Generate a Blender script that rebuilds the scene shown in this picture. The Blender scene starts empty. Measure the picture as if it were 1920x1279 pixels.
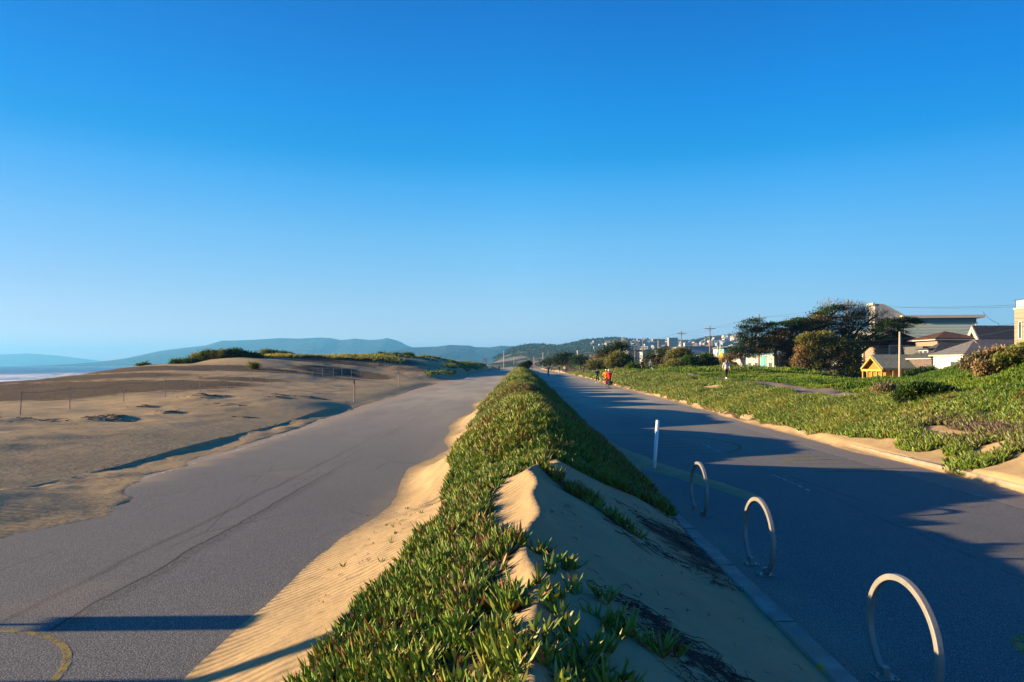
import bpy, math, random
import numpy as np
from mathutils import Vector, Matrix
S = bpy.context.scene
COL = S.collection
R = math.radians
random.seed(7)
rng = np.random.default_rng(11)

# ------------------------------------------------------------------ camera
FP, CX, CY, EYE = 1280.0, 975.0, 685.0, 2.5
cam = bpy.data.cameras.new('camera')
cam_ob = bpy.data.objects.new('camera', cam)
COL.objects.link(cam_ob)
S.camera = cam_ob
cam_ob.location = (0, 0, EYE)
cam_ob.rotation_euler = (R(90), 0, 0)
cam.sensor_width = 36
cam.lens = 24
cam.shift_x = -15 / 1920
cam.shift_y = 45.5 / 1920
cam.clip_start = 0.1
cam.clip_end = 60000

# ------------------------------------------------------------------ sky
SUN_EL = 10.7
world = bpy.data.worlds.new('World')
S.world = world
world.use_nodes = True
wn, wl = world.node_tree.nodes, world.node_tree.links
bg = wn['Background']
sky = wn.new('ShaderNodeTexSky')
sky.sky_type = 'NISHITA'
sky.sun_disc = False
sky.sun_elevation = R(SUN_EL)
sky.sun_rotation = R(-91.5)
sky.air_density = 1.0
sky.dust_density = 0.6
sky.ozone_density = 5.0
tc = wn.new('ShaderNodeTexCoord')
sep = wn.new('ShaderNodeSeparateXYZ')
wl.new(tc.outputs['Generated'], sep.inputs[0])
def wramp(stops, out, lo, hi):
    mr = wn.new('ShaderNodeMapRange')
    mr.inputs['From Min'].default_value = lo
    mr.inputs['From Max'].default_value = hi
    wl.new(out, mr.inputs['Value'])
    cr = wn.new('ShaderNodeValToRGB')
    el = cr.color_ramp.elements
    while len(el) < len(stops):
        el.new(0.5)
    for e, (p, c) in zip(el, stops):
        e.position = (p - lo) / (hi - lo)
        e.color = (*c, 1)
    wl.new(mr.outputs[0], cr.inputs[0])
    return cr.outputs[0]
def wmul(a, b):
    m = wn.new('ShaderNodeMix')
    m.data_type = 'RGBA'; m.blend_type = 'MULTIPLY'
    m.inputs['Factor'].default_value = 1
    m.clamp_result = False
    wl.new(a, m.inputs[6]); wl.new(b, m.inputs[7])
    return m.outputs[2]
# colour correction of the clear sky by height above the horizon and by side
SKY_Z = [(0.0, (1.3, 1.15, 1.7)), (.02, (1.25, 1.08, 1.36)), (.058, (1.05, .86, .95)), (.105, (.9, .82, .82)), (.18, (.66, .86, .845)),
         (.25, (.30, .83, .91)), (.29, (.06, .75, .89)), (.354, (.01, .695, .95)), (.471, (.01, .55, .88)), (.6, (.01, .5, .85))]
SKY_X = [(-1, (.35, .55, .65)), (-.58, (.72, .67, .72)), (-.38, (.84, .81, .84)), (0, (1, 1, 1)), (.38, (.78, .87, .9)), (.58, (.55, .70, .76)), (1, (.15, .5, .65))]
wl.new(wmul(wmul(sky.outputs[0], wramp(SKY_Z, sep.outputs['Z'], 0, 0.6)),
            wramp(SKY_X, sep.outputs['X'], -1, 1)), bg.inputs[0])
bg.inputs[1].default_value = 0.1

# ------------------------------------------------------------------ sun
sl = bpy.data.lights.new('sun', 'SUN')
sl.energy = 5.0
sl.angle = R(0.5)
sl.color = (1.0, 0.74, 0.42)
sun = bpy.data.objects.new('sun', sl)
COL.objects.link(sun)
TRAVEL = Vector((math.cos(R(SUN_EL)), 0.026, -math.sin(R(SUN_EL)))).normalized()
sun.rotation_euler = TRAVEL.to_track_quat('-Z', 'Y').to_euler()
S.view_settings.view_transform = 'Standard'
S.view_settings.look = 'None'
S.view_settings.gamma = 1
S.view_settings.exposure = 1.85
S.cycles.use_denoising = True
S.cycles.max_bounces = 6
S.cycles.diffuse_bounces = 3
S.cycles.transmission_bounces = 3
S.cycles.volume_bounces = 0
S.cycles.caustics_reflective = False
S.cycles.caustics_refractive = False
S.render.engine = 'CYCLES'

# ------------------------------------------------------------------ helpers
def px(x, y, Y):
    """point that the photograph shows at pixel x, y when it lies Y metres ahead"""
    return ((x - CX) / FP * Y, Y, EYE - (y - CY) / FP * Y)
def X_(x, Y): return (x - CX) / FP * Y
def Z_(y, Y): return EYE - (y - CY) / FP * Y

def tag(o, label=None, cat=None, group=None, kind=None):
    if label: o['label'] = label
    if cat: o['category'] = cat
    if group: o['group'] = group
    if kind: o['kind'] = kind
    return o
def link(name, me, mat=None, parent=None):
    o = bpy.data.objects.new(name, me)
    COL.objects.link(o)
    if mat is not None and me is not None: me.materials.append(mat)
    if parent is not None: o.parent = parent
    return o
def empty(name, loc, rz=0.0):
    o = bpy.data.objects.new(name, None)
    COL.objects.link(o)
    o.location = loc
    o.rotation_euler = (0, 0, rz)
    o.empty_display_size = 0.2
    return o
def copy_tree(o, parent=None):
    c = o.copy(); COL.objects.link(c); c.parent = parent
    for ch in list(o.children): copy_tree(ch, c)
    return c
def npmesh(name, V, F, mat, parent=None, smooth=True, attrs=None, col=None, kind=None):
    V = np.asarray(V, dtype=np.float32); F = np.asarray(F, dtype=np.int32)
    me = bpy.data.meshes.new(name)
    me.vertices.add(len(V)); me.vertices.foreach_set('co', V.ravel())
    k = F.shape[1]
    me.loops.add(F.size); me.loops.foreach_set('vertex_index', F.ravel())
    me.polygons.add(len(F))
    me.polygons.foreach_set('loop_start', np.arange(len(F), dtype=np.int32) * k)
    me.polygons.foreach_set('loop_total', np.full(len(F), k, dtype=np.int32))
    me.update(calc_edges=True)
    me.polygons.foreach_set('use_smooth', np.full(len(F), smooth))
    for n, a in (attrs or {}).items():
        at = me.attributes.new(n, 'FLOAT', 'POINT')
        at.data.foreach_set('value', np.asarray(a, dtype=np.float32).ravel())
    if col is not None:
        at = me.attributes.new('Col', 'FLOAT_COLOR', 'POINT')
        c4 = np.ones((len(V), 4), dtype=np.float32); c4[:, :3] = col
        at.data.foreach_set('color', c4.ravel())
    o = link(name, me, mat, parent)
    if kind: o['kind'] = kind
    return o
class MB:
    """collects simple solids and links them as one mesh object"""
    def __init__(s): s.v, s.f = [], []
    def add(s, v, f):
        n = len(s.v); s.v += [tuple(p) for p in v]; s.f += [tuple(i + n for i in q) for q in f]; return s
    def box(s, x0, y0, z0, x1, y1, z1, m=None):
        v = [(x, y, z) for z in (z0, z1) for x, y in ((x0, y0), (x1, y0), (x1, y1), (x0, y1))]
        if m is not None: v = [m @ Vector(p) for p in v]
        return s.add(v, [(3, 2, 1, 0), (4, 5, 6, 7), (0, 1, 5, 4), (1, 2, 6, 5), (2, 3, 7, 6), (3, 0, 4, 7)])
    def prism(s, poly, y0, y1, axis='y'):
        """polygon of (a, z) pushed along an axis"""
        n = len(poly)
        if axis == 'y': v = [(a, y0, z) for a, z in poly] + [(a, y1, z) for a, z in poly]
        elif axis == 'x': v = [(y0, a, z) for a, z in poly] + [(y1, a, z) for a, z in poly]
        else: v = [(a, z, y0) for a, z in poly] + [(a, z, y1) for a, z in poly]
        return s.add(v, [tuple(range(n)), tuple(range(2 * n - 1, n - 1, -1))] +
                     [(i, i + n, (i + 1) % n + n, (i + 1) % n) for i in range(n)])
    def tube(s, pts, rad, seg=8, cap=True):
        pts = [Vector(p) for p in pts]
        if not hasattr(rad, '__len__'): rad = [rad] * len(pts)
        v, f = [], []
        prev = None
        for i, p in enumerate(pts):
            t = (pts[min(i + 1, len(pts) - 1)] - pts[max(i - 1, 0)])
            t = t.normalized() if t.length > 1e-9 else Vector((0, 0, 1))
            if prev is None:
                a = Vector((0, 0, 1)) if abs(t.z) < .9 else Vector((1, 0, 0))
                u = t.cross(a).normalized()
            else:
                u = (prev - t * prev.dot(t)); u = u.normalized() if u.length > 1e-6 else t.orthogonal().normalized()
            prev = u; w = t.cross(u)
            for k in range(seg):
                an = 2 * math.pi * k / seg
                v.append(p + (u * math.cos(an) + w * math.sin(an)) * rad[i])
        for i in range(len(pts) - 1):
            for k in range(seg):
                a = i * seg + k; b = i * seg + (k + 1) % seg
                f.append((a, b, b + seg, a + seg))
        if cap:
            f.append(tuple(range(seg - 1, -1, -1))); m = (len(pts) - 1) * seg
            f.append(tuple(range(m, m + seg)))
        return s.add(v, f)
    def torus(s, c, r1, r2, ax, n=28, m=6):
        ax = Vector(ax).normalized(); u = ax.orthogonal().normalized(); w = ax.cross(u)
        v, f = [], []
        for i in range(n):
            a = 2 * math.pi * i / n; d = u * math.cos(a) + w * math.sin(a)
            for k in range(m):
                b = 2 * math.pi * k / m
                v.append(Vector(c) + d * (r1 + r2 * math.cos(b)) + ax * r2 * math.sin(b))
        for i in range(n):
            for k in range(m):
                a = i * m + k; b = i * m + (k + 1) % m; c2 = ((i + 1) % n) * m + (k + 1) % m; d2 = ((i + 1) % n) * m + k
                f.append((a, d2, c2, b))
        return s.add(v, f)
    def ball(s, c, rx, ry, rz, n=10, m=7):
        v, f = [], []
        for j in range(m + 1):
            t = math.pi * j / m
            for i in range(n):
                a = 2 * math.pi * i / n
                v.append((c[0] + rx * math.sin(t) * math.cos(a), c[1] + ry * math.sin(t) * math.sin(a), c[2] + rz * math.cos(t)))
        for j in range(m):
            for i in range(n):
                f.append((j * n + i, (j + 1) * n + i, (j + 1) * n + (i + 1) % n, j * n + (i + 1) % n))
        return s.add(v, f)
    def build(s, name, mat, parent=None, smooth=False, bevel=0):
        me = bpy.data.meshes.new(name); me.from_pydata(s.v, [], s.f); me.validate(); me.update()
        if smooth:
            me.polygons.foreach_set('use_smooth', [True] * len(me.polygons))
        o = link(name, me, mat, parent)
        if bevel:
            b = o.modifiers.new('bevel', 'BEVEL'); b.width = bevel; b.segments = 2; b.limit_method = 'ANGLE'
        return o

# value noise on numpy arrays
def _h(i, j, s):
    n = (i * 374761393 + j * 668265263 + s * 974711) & 0x7fffffff
    n = ((n ^ (n >> 13)) * 1274126177) & 0x7fffffff
    return ((n ^ (n >> 16)) & 0xffff) / 65535.0
def vn(x, y, s=0):
    x = np.asarray(x, float); y = np.asarray(y, float)
    i = np.floor(x).astype(np.int64); j = np.floor(y).astype(np.int64)
    u = x - i; v = y - j
    u = u * u * (3 - 2 * u); v = v * v * (3 - 2 * v)
    return ((_h(i, j, s) * (1 - u) + _h(i + 1, j, s) * u) * (1 - v) + (_h(i, j + 1, s) * (1 - u) + _h(i + 1, j + 1, s) * u) * v)
def fbm(x, y, s=0, o=4):
    t, a, n = 0, 1, 0
    for k in range(o):
        t = t + a * (vn(x * 2 ** k, y * 2 ** k, s + k * 17) - .5); n += a; a *= .5
    return t / n * 2
def sm(x, a, b):
    t = np.clip((x - a) / (b - a), 0, 1); return t * t * (3 - 2 * t)

# ------------------------------------------------------------------ node materials
class NT:
    def __init__(s, name):
        s.m = bpy.data.materials.new(name); s.m.use_nodes = True
        s.n = s.m.node_tree.nodes; s.l = s.m.node_tree.links; s.b = s.n['Principled BSDF']
        s.b.inputs['Roughness'].default_value = .85
        s.b.inputs['Specular IOR Level'].default_value = .25
        s.pos = None
    def put(s, i, v):
        if isinstance(v, bpy.types.NodeSocket): s.l.new(v, i)
        elif isinstance(v, tuple) and len(v) == 3 and i.type == 'RGBA': i.default_value = (*v, 1)
        else: i.default_value = v
    def P(s):
        if s.pos is None:
            g = s.n.new('ShaderNodeNewGeometry'); s.pos = g.outputs['Position']
        return s.pos
    def obj(s):
        return s.n.new('ShaderNodeTexCoord').outputs['Object']
    def xyz(s, v=None):
        q = s.n.new('ShaderNodeSeparateXYZ'); s.l.new(v or s.P(), q.inputs[0]); return q.outputs
    def attr(s, a, o='Fac'):
        q = s.n.new('ShaderNodeAttribute'); q.attribute_name = a; return q.outputs[o]
    def noise(s, sc, det=3, v=None, rough=.5, dist=0):
        q = s.n.new('ShaderNodeTexNoise'); s.l.new(v or s.P(), q.inputs['Vector'])
        q.inputs['Scale'].default_value = sc; q.inputs['Detail'].default_value = det
        q.inputs['Roughness'].default_value = rough; q.inputs['Distortion'].default_value = dist
        return q.outputs['Fac']
    def voro(s, sc, v=None, out='Distance', feat='F1'):
        q = s.n.new('ShaderNodeTexVoronoi'); s.l.new(v or s.P(), q.inputs['Vector']); q.feature = feat
        q.inputs['Scale'].default_value = sc; return q.outputs[out]
    def map(s, v, rot=(0, 0, 0), scale=(1, 1, 1), loc=(0, 0, 0)):
        q = s.n.new('ShaderNodeMapping'); s.l.new(v, q.inputs['Vector'])
        q.inputs['Rotation'].default_value = rot; q.inputs['Scale'].default_value = scale
        q.inputs['Location'].default_value = loc
        return q.outputs[0]
    def wave(s, sc, v, dist=0, det=2, dsc=1, axis='X'):
        q = s.n.new('ShaderNodeTexWave'); s.l.new(v, q.inputs['Vector']); q.bands_direction = axis
        q.inputs['Scale'].default_value = sc; q.inputs['Distortion'].default_value = dist
        q.inputs['Detail'].default_value = det; q.inputs['Detail Scale'].default_value = dsc
        return q.outputs['Fac']
    def ma(s, op, a, b=0.0, c=0.0, clamp=False):
        q = s.n.new('ShaderNodeMath'); q.operation = op; q.use_clamp = clamp
        s.put(q.inputs[0], a); s.put(q.inputs[1], b)
        if op in ('MULTIPLY_ADD', 'SMOOTH_MIN', 'COMPARE', 'WRAP'): s.put(q.inputs[2], c)
        return q.outputs[0]
    def ramp(s, v, a, b, lo=0.0, hi=1.0):
        q = s.n.new('ShaderNodeMapRange'); q.interpolation_type = 'SMOOTHSTEP'
        s.put(q.inputs['Value'], v); s.put(q.inputs['From Min'], a); s.put(q.inputs['From Max'], b)
        q.inputs['To Min'].default_value = lo; q.inputs['To Max'].default_value = hi
        return q.outputs[0]
    def mix(s, f, a, b, mode='MIX'):
        q = s.n.new('ShaderNodeMix'); q.data_type = 'RGBA'; q.blend_type = mode
        s.put(q.inputs[0], f); s.put(q.inputs[6], a); s.put(q.inputs[7], b); return q.outputs[2]
    def bump(s, h, dist, strength=1.0, prev=None):
        q = s.n.new('ShaderNodeBump'); s.put(q.inputs['Height'], h); q.inputs['Distance'].default_value = dist
        q.inputs['Strength'].default_value = strength
        if prev is not None: s.l.new(prev, q.inputs['Normal'])
        return q.outputs[0]
    def out(s, col=None, normal=None, rough=None, **k):
        if col is not None: s.put(s.b.inputs['Base Color'], col)
        if normal is not None: s.l.new(normal, s.b.inputs['Normal'])
        if rough is not None: s.put(s.b.inputs['Roughness'], rough)
        for a, v in k.items(): s.put(s.b.inputs[a.replace('_', ' ')], v)
        return s.m
_mc = {}
def M(name, col, rough=.8, metal=0.0, var=.12, sc=6.0, bump=0.0, spec=.25):
    """a painted, cloth or stucco surface with a little procedural variation"""
    if name in _mc: return _mc[name]
    t = NT(name)
    n = t.noise(sc, 4, t.obj())
    c = t.mix(n, tuple(x * (1 - var) for x in col), tuple(min(1, x * (1 + var)) for x in col))
    nb = t.bump(t.noise(sc * 8, 3, t.obj()), bump) if bump else None
    _mc[name] = t.out(c, nb, rough, Metallic=metal, Specular_IOR_Level=spec)
    return _mc[name]

# sand with wind ripples
def sand_material():
    t = NT('sand')
    veg = t.attr('veg'); grav = t.attr('gravel'); rip = t.attr('ripple'); path = t.attr('path')
    n1 = t.noise(.35, 5); n2 = t.noise(2.2, 5); n3 = t.noise(420, 2); n4 = t.noise(14, 4)
    c = t.mix(t.ramp(n1, .3, .7), (.375, .268, .135), (.435, .315, .168))
    c = t.mix(t.ramp(n2, .35, .75), c, (.34, .24, .125))
    c = t.mix(t.ramp(n3, .3, .75, 0, .35), c, (.20, .15, .10))
    # coarse dark gravel lag
    streak = t.noise(1.0, 5, t.map(t.P(), scale=(.8, 3.0, 1)), .7)
    g = t.ma('MULTIPLY', t.ramp(t.ma('ADD', grav, t.ma('MULTIPLY', t.ma('SUBTRACT', streak, .5), 1.1)), .42, .62), .88)
    gc = t.mix(t.ramp(t.noise(5, 6, None, .8), .42, .66), (.045, .035, .028), (.15, .11, .08))
    c = t.mix(g, c, gc)
    # litter, stems and soil under the plants
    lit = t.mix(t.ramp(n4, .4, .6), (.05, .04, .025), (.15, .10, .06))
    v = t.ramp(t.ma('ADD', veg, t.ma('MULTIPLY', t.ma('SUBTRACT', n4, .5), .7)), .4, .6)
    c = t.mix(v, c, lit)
    # trodden path
    pc = t.mix(n2, (.19, .15, .12), (.27, .21, .155))
    c = t.mix(t.ramp(t.ma('ADD', path, t.ma('MULTIPLY', t.ma('SUBTRACT', n4, .5), .5)), .35, .65), c, pc)
    # ripples: two directions, chosen by the attribute
    vm = t.map(t.P(), rot=(0, 0, R(64)))
    w1 = t.wave(2.6, vm, 2.2, 3, .35)
    vm2 = t.map(t.P(), rot=(0, 0, R(84)))
    w2 = t.wave(1.9, vm2, 3.0, 3, .6)
    w = t.ma('ADD', t.ma('MULTIPLY', w1, t.ramp(rip, .1, .9)), t.ma('MULTIPLY', w2, t.ramp(rip, -.1, -.9)))
    w = t.ma('MULTIPLY', w, t.ramp(t.noise(.8, 2), .3, .55, .25, 1))
    nb = t.bump(w, .012)
    nb = t.bump(t.noise(9, 5), .02, .5, nb)
    nb = t.bump(t.noise(2.6, 3, t.map(t.P(), scale=(1, 1.6, 1))), .035, .5, nb)
    nb = t.bump(t.ma('MULTIPLY', g, t.noise(18, 4, None, .7)), .12, 1, nb)
    nb = t.bump(n3, .002, .6, nb)
    return t.out(c, nb, .95, Specular_IOR_Level=.1)
SAND = sand_material()

def asphalt_material():
    t = NT('asphalt')
    q = t.xyz(); X, Y = q[0], q[1]
    agg = t.voro(60); fine = t.noise(95, 3, None, .7); mid = t.noise(24, 4); big = t.noise(.35, 5); lane = t.noise(1.1, 4, t.map(t.P(), scale=(1, .12, 1)))
    c = t.mix(t.ramp(big, .3, .7), (.205, .20, .178), (.30, .285, .245))
    c = t.mix(t.ramp(lane, .35, .7, 0, .5), c, (.29, .285, .27))
    c = t.mix(t.ramp(agg, .12, .5, 0, .95), c, (.085, .085, .083))
    c = t.mix(t.ramp(fine, .54, .66, 0, .85), c, (.50, .48, .44))
    c = t.mix(t.ramp(fine, .46, .34, 0, .75), c, (.05, .05, .05))
    ns = t.ma('SUBTRACT', t.noise(.9, 4), .5)
    def seam(x0, wid, amp, fade, ya, yb):
        d = t.ma('ABSOLUTE', t.ma('SUBTRACT', t.ma('ADD', X, t.ma('MULTIPLY', ns, amp)), x0))
        a = t.ramp(d, wid, 0)
        b = t.ma('MULTIPLY', t.ramp(t.noise(.5, 3, t.map(t.P(), loc=(x0 * 7, 0, 0))), fade, fade + .12), t.ma('MULTIPLY', t.ramp(Y, ya, ya + .2), t.ramp(Y, yb + 8, yb)))
        return t.ma('MULTIPLY', a, b)
    s = seam(-4.45, .035, .25, -.2, 6.3, 13)
    wide = t.ma('MULTIPLY', seam(-4.36, .17, .25, -.2, 6.3, 12), t.ramp(t.noise(30, 3, t.map(t.P(), scale=(1, .4, 1))), .3, .7))
    s2 = seam(-5.05, .10, .3, -.1, 2, 18)
    s3 = seam(-4.7, .03, .25, .35, 14, 110)
    s4 = seam(-6.4, .02, .8, .5, 2, 60)
    s5 = seam(5.9, .03, .3, .42, 2, 90)
    s6 = seam(8.72, .03, .06, -.1, 2, 200)
    cr = t.voro(.42, t.map(t.P(), scale=(1, .35, 1)), 'Distance', 'DISTANCE_TO_EDGE')
    crk = t.ma('MULTIPLY', t.ramp(cr, .012, 0), t.ramp(t.noise(.23, 2), .53, .6))
    for f, k in ((s, .85), (wide, .6), (s2, .38), (s3, .6), (s4, .5), (s5, .5), (s6, .6), (crk, .4)):
        c = t.mix(t.ma('MULTIPLY', f, k), c, (.035, .033, .03))
    # paler worn shoulder outside the right edge line
    sh = t.ramp(X, 8.72, 8.78)
    c = t.mix(t.ma('MULTIPLY', sh, .75), c, t.mix(mid, (.17, .14, .12), (.24, .20, .17)))
    dust_graze = t.ma('MULTIPLY', t.ramp(Y, 9, 55), t.ramp(t.noise(.5, 4, t.map(t.P(), scale=(1, .25, 1))), .2, .8, .35, .95))  # sand dust plus brighter grazing light painted in, growing with distance
    c = t.mix(dust_graze, c, (.46, .39, .275))
    # blown sand caught in the surface: near the drifts and in odd patches
    e1 = t.ma('MULTIPLY', t.ramp(t.ma('ADD', X, t.ma('MULTIPLY', ns, .8)), -3.0, -2.45), .6)
    e1 = t.ma('MULTIPLY', e1, t.ramp(X, .5, 0))
    e2 = t.ramp(t.ma('ADD', X, t.ma('MULTIPLY', ns, 1.4)), -6.9, -8.6)
    e3 = t.ma('MULTIPLY', t.ramp(t.ma('ADD', X, t.ma('MULTIPLY', ns, 1.2)), 4.2, 2.6), t.ramp(X, 1, 1.5))
    e4 = t.ramp(t.ma('ADD', X, t.ma('MULTIPLY', ns, 1.2)), 9.2, 10.0)
    e = t.ma('MAXIMUM', t.ma('MAXIMUM', e1, e2), t.ma('MAXIMUM', t.ma('MULTIPLY', e3, .7), e4))
    patch = t.ramp(t.noise(.45, 4, t.map(t.P(), loc=(31, 7, 0))), .55, .72, 0, .5)
    e = t.ma('MAXIMUM', e, patch)
    sandf = t.ma('MULTIPLY', e, t.ramp(t.ma('ADD', t.ma('ADD', t.ma('MULTIPLY', mid, .4), t.ma('MULTIPLY', fine, .7)), t.ma('MULTIPLY', e, .4)), .62, 1.0, .04, .9))
    c = t.mix(sandf, c, (.36, .27, .175))
    nb = t.bump(t.ma('ADD', agg, t.ma('MULTIPLY', fine, .6)), .003, .6)
    return t.out(c, nb, .9, Specular_IOR_Level=.2)
ASPHALT = asphalt_material()

def paint_material(name, col, wear=.5, wsc=9):
    """thin worn road paint: asphalt shows where it has gone"""
    t = NT(name)
    n = t.noise(wsc, 5, None, .7); f = t.noise(180, 2)
    k = t.ramp(t.ma('ADD', n, t.ma('MULTIPLY', t.ma('SUBTRACT', f, .5), .6)), wear - .12, wear + .12)
    t.put(t.b.inputs['Base Color'], t.mix(t.ramp(t.noise(30, 3), .3, .7), col, tuple(x * .75 for x in col))); t.put(t.b.inputs['Alpha'], t.ma('MULTIPLY', k, .85)); t.b.inputs['Roughness'].default_value = .85
    return t.m
def leaf_material(name, trans=.3, rough=.55, spec=.35):
    t = NT(name)
    c = t.attr('Col', 'Color')
    t.put(t.b.inputs['Base Color'], c)
    t.b.inputs['Roughness'].default_value = rough
    t.b.inputs['Specular IOR Level'].default_value = spec
    if trans > 0:
        tr = t.n.new('ShaderNodeBsdfTranslucent'); t.put(tr.inputs[0], t.mix(1.0, c, (1.3, 1.35, .6), 'MULTIPLY'))
        mx = t.n.new('ShaderNodeMixShader'); mx.inputs[0].default_value = trans
        t.l.new(t.b.outputs[0], mx.inputs[1]); t.l.new(tr.outputs[0], mx.inputs[2])
        t.l.new(mx.outputs[0], t.n['Material Output'].inputs[0])
    return t.m
LEAF = leaf_material('succulent_leaf', .25, .45, .45)
FOL = leaf_material('foliage', .34, .6, .25)
DRY = leaf_material('dry_stems', .05, .9, .1)

# ------------------------------------------------------------------ heights of the land
def zr(Y):
    return np.interp(Y, [0, 20, 30, 44, 65, 85, 111, 150, 1200], [0, 0, .09, .22, .37, .50, .68, .75, .75])

# median ridge
RY = [0, 3, 4.6, 5.5, 6.2, 7, 7.7, 8.5, 9.3, 10, 10.6, 11.2, 11.9, 12.7, 14, 15.4, 16.2, 17.2, 18.2, 19.2, 20.6, 22.5, 24.5, 26.3, 27.6, 29, 31, 34, 36.3, 37.8, 39.5, 41.5, 44, 46, 48.5, 51, 53.5, 56, 59, 61, 64, 67, 70, 74, 78, 82, 86, 92, 100, 110, 120, 130, 160, 1200]
RH_ = [.8, .86, .98, 1.02, 1.06, 1.06, 1.08, 1.12, 1.16, 1.08, 1.02, .86, 1.18, 1.50, 1.60, 1.66, 1.35, .70, .85, 1.36, 1.48, 1.45, 1.2, .72, 1.2, 1.5, 1.56, 1.5, 1.1, .55, 1.3, 1.45, 1.3, 1.1, 1.42, 1.15, 1.4, 1.1, 1.38, 1.0, 1.35, 1.05, 1.3, 1.0, 1.3, 1.0, 1.25, 1.05, 1.3, 1.15, 1.3, .9, .7, .6]
RY = RY[:32] + [43.2, 45, 47.5, 49, 51, 53.5, 55, 57, 59.5, 61, 63, 65, 67, 69.5, 72, 75, 78, 82, 86, 91, 96, 102, 110, 120, 130, 160, 1200]
RH = RH_[:32] + [.8, 1.45, 1.4, .6, 1.4, 1.42, .65, 1.38, .6, 1.3, 1.38, .6, 1.36, .55, 1.34, .6, 1.3, .6, 1.3, .7, 1.25, .85, 1.25, 1.1, 1.3, .9, .6]
RH[30:32] = [1.45, 1.35]
def xl_(Y):   # where the drift meets the left road
    return -2.6 + .22 * np.sin(Y * .55 + 1.0) * sm(Y, 6, 12) + .16 * fbm(Y * .35, 3.3, 5) - .25 * sm(Y, 20, 24) * sm(Y, 30, 26) + .5 * sm(Y, 16, 19) * sm(Y, 23, 20) + .3 * sm(Y, 45, 60)
def xc_(Y):
    return np.interp(Y, [2, 4.6, 5.8, 6.7, 8, 8.8, 9.3, 10, 12.8, 20, 60, 200], [.03, .09, .08, .14, .22, .08, .25, .6, .35, .15, .1, .1]) + .05 * np.sin(Y * 3.1) * sm(Y, 9.5, 8) * sm(Y, 3.5, 5)
def z_median(X, Y):
    X = np.asarray(X, float); Y = np.asarray(Y, float)
    xl, xc, h = xl_(Y), xc_(Y), np.interp(Y, RY, RH)
    far = sm(Y, 9.3, 11.5)
    u = np.clip((xc - X) / (xc - xl), 0, 1.25)
    nearL = np.clip(1 - u, 0, 1) ** 1.22
    nearL = nearL - .06 * np.exp(-((u - .12) / .1) ** 2) * 0
    farL = .5 + .5 * np.cos(np.pi * np.clip(u, 0, 1) ** 1.05)
    xr = 2.42
    v = np.clip((X - xc) / (xr - xc), 0, 1.3)
    nearR = (1 - np.clip(v, 0, 1)) ** 1.15 * .93 + .07 + .035 * np.sin(v * 9 + Y * 1.3) * v * (1 - v)
    farR = 1 - .9 * np.clip(v, 0, 1) ** 1.35
    L = nearL * (1 - far) + farL * far
    Rr = nearR * (1 - far) + farR * far
    base = np.where(X < xc, L, Rr)
    crest = np.exp(-((X - xc) / .10) ** 2) * .03 * (1 - far)
    z = h * base + crest
    # toe of the left drift dips under the road, right side drops behind the kerb
    z = np.where(u > 1, -.12 * (u - 1), z)
    inside = np.where(X < xr, 1.0, 0.0)
    drop = sm(X, xr, xr + .10)
    z = z * (1 - drop) + (-.05) * drop
    amp = sm(z, 0, .25)
    z = z + amp * (.05 * fbm(X * 1.2, Y * .9, 21) + far * .2 * fbm(X * .9, Y * .7, 33)) + .012 * fbm(X * 5, Y * 4, 8) * amp
    # the low tongue of sand blown across the right road
    cxt = np.interp(Y, [10.5, 12.2, 16.4, 20, 24], [5.3, 4.6, 3.35, 2.75, 2.5])
    tw = np.interp(Y, [10.5, 12.2, 16.4, 20, 26], [.12, .32, .55, .5, .3])
    ton = .085 * np.exp(-((X - cxt - .18 * fbm(Y * .8, X, 95)) / (tw * (1 + .4 * fbm(X * 1.5, Y, 97)))) ** 2) * sm(Y, 11.3, 13.5) * sm(Y, 30, 19) * (X > 1.5)
    kerbfill = .16 * np.exp(-((X - 2.5) / .28) ** 2) * (sm(Y, 12, 14) * sm(Y, 34, 28) * .9 + sm(Y, 8.2, 7.4) * 0 )
    z = np.maximum(z, -.05 + ton + .6 * kerbfill)
    return z + zr(Y)

def tps(pts, lam=.02):
    P = np.array(pts, float); xy, z = P[:, :2], P[:, 2]
    n = len(P)
    def U(d2):
        return np.where(d2 > 0, .5 * d2 * np.log(np.maximum(d2, 1e-12)), 0)
    d2 = ((xy[:, None] - xy[None]) ** 2).sum(-1)
    A = np.zeros((n + 3, n + 3)); A[:n, :n] = U(d2) + lam * np.eye(n) * 10
    A[:n, n] = 1; A[:n, n + 1:] = xy; A[n, :n] = 1; A[n + 1:, :n] = xy.T
    w = np.linalg.solve(A, np.r_[z, 0, 0, 0])
    def f(X, Y):
        X = np.asarray(X, float); Y = np.asarray(Y, float); sh = X.shape
        q = np.stack([X.ravel(), Y.ravel()], 1); out = np.empty(len(q))
        for s in range(0, len(q), 20000):
            b = q[s:s + 20000]; d = ((b[:, None] - xy[None]) ** 2).sum(-1)
            out[s:s + 20000] = U(d) @ w[:n] + w[n] + b @ w[n + 1:]
        return out.reshape(sh)
    return f
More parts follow.
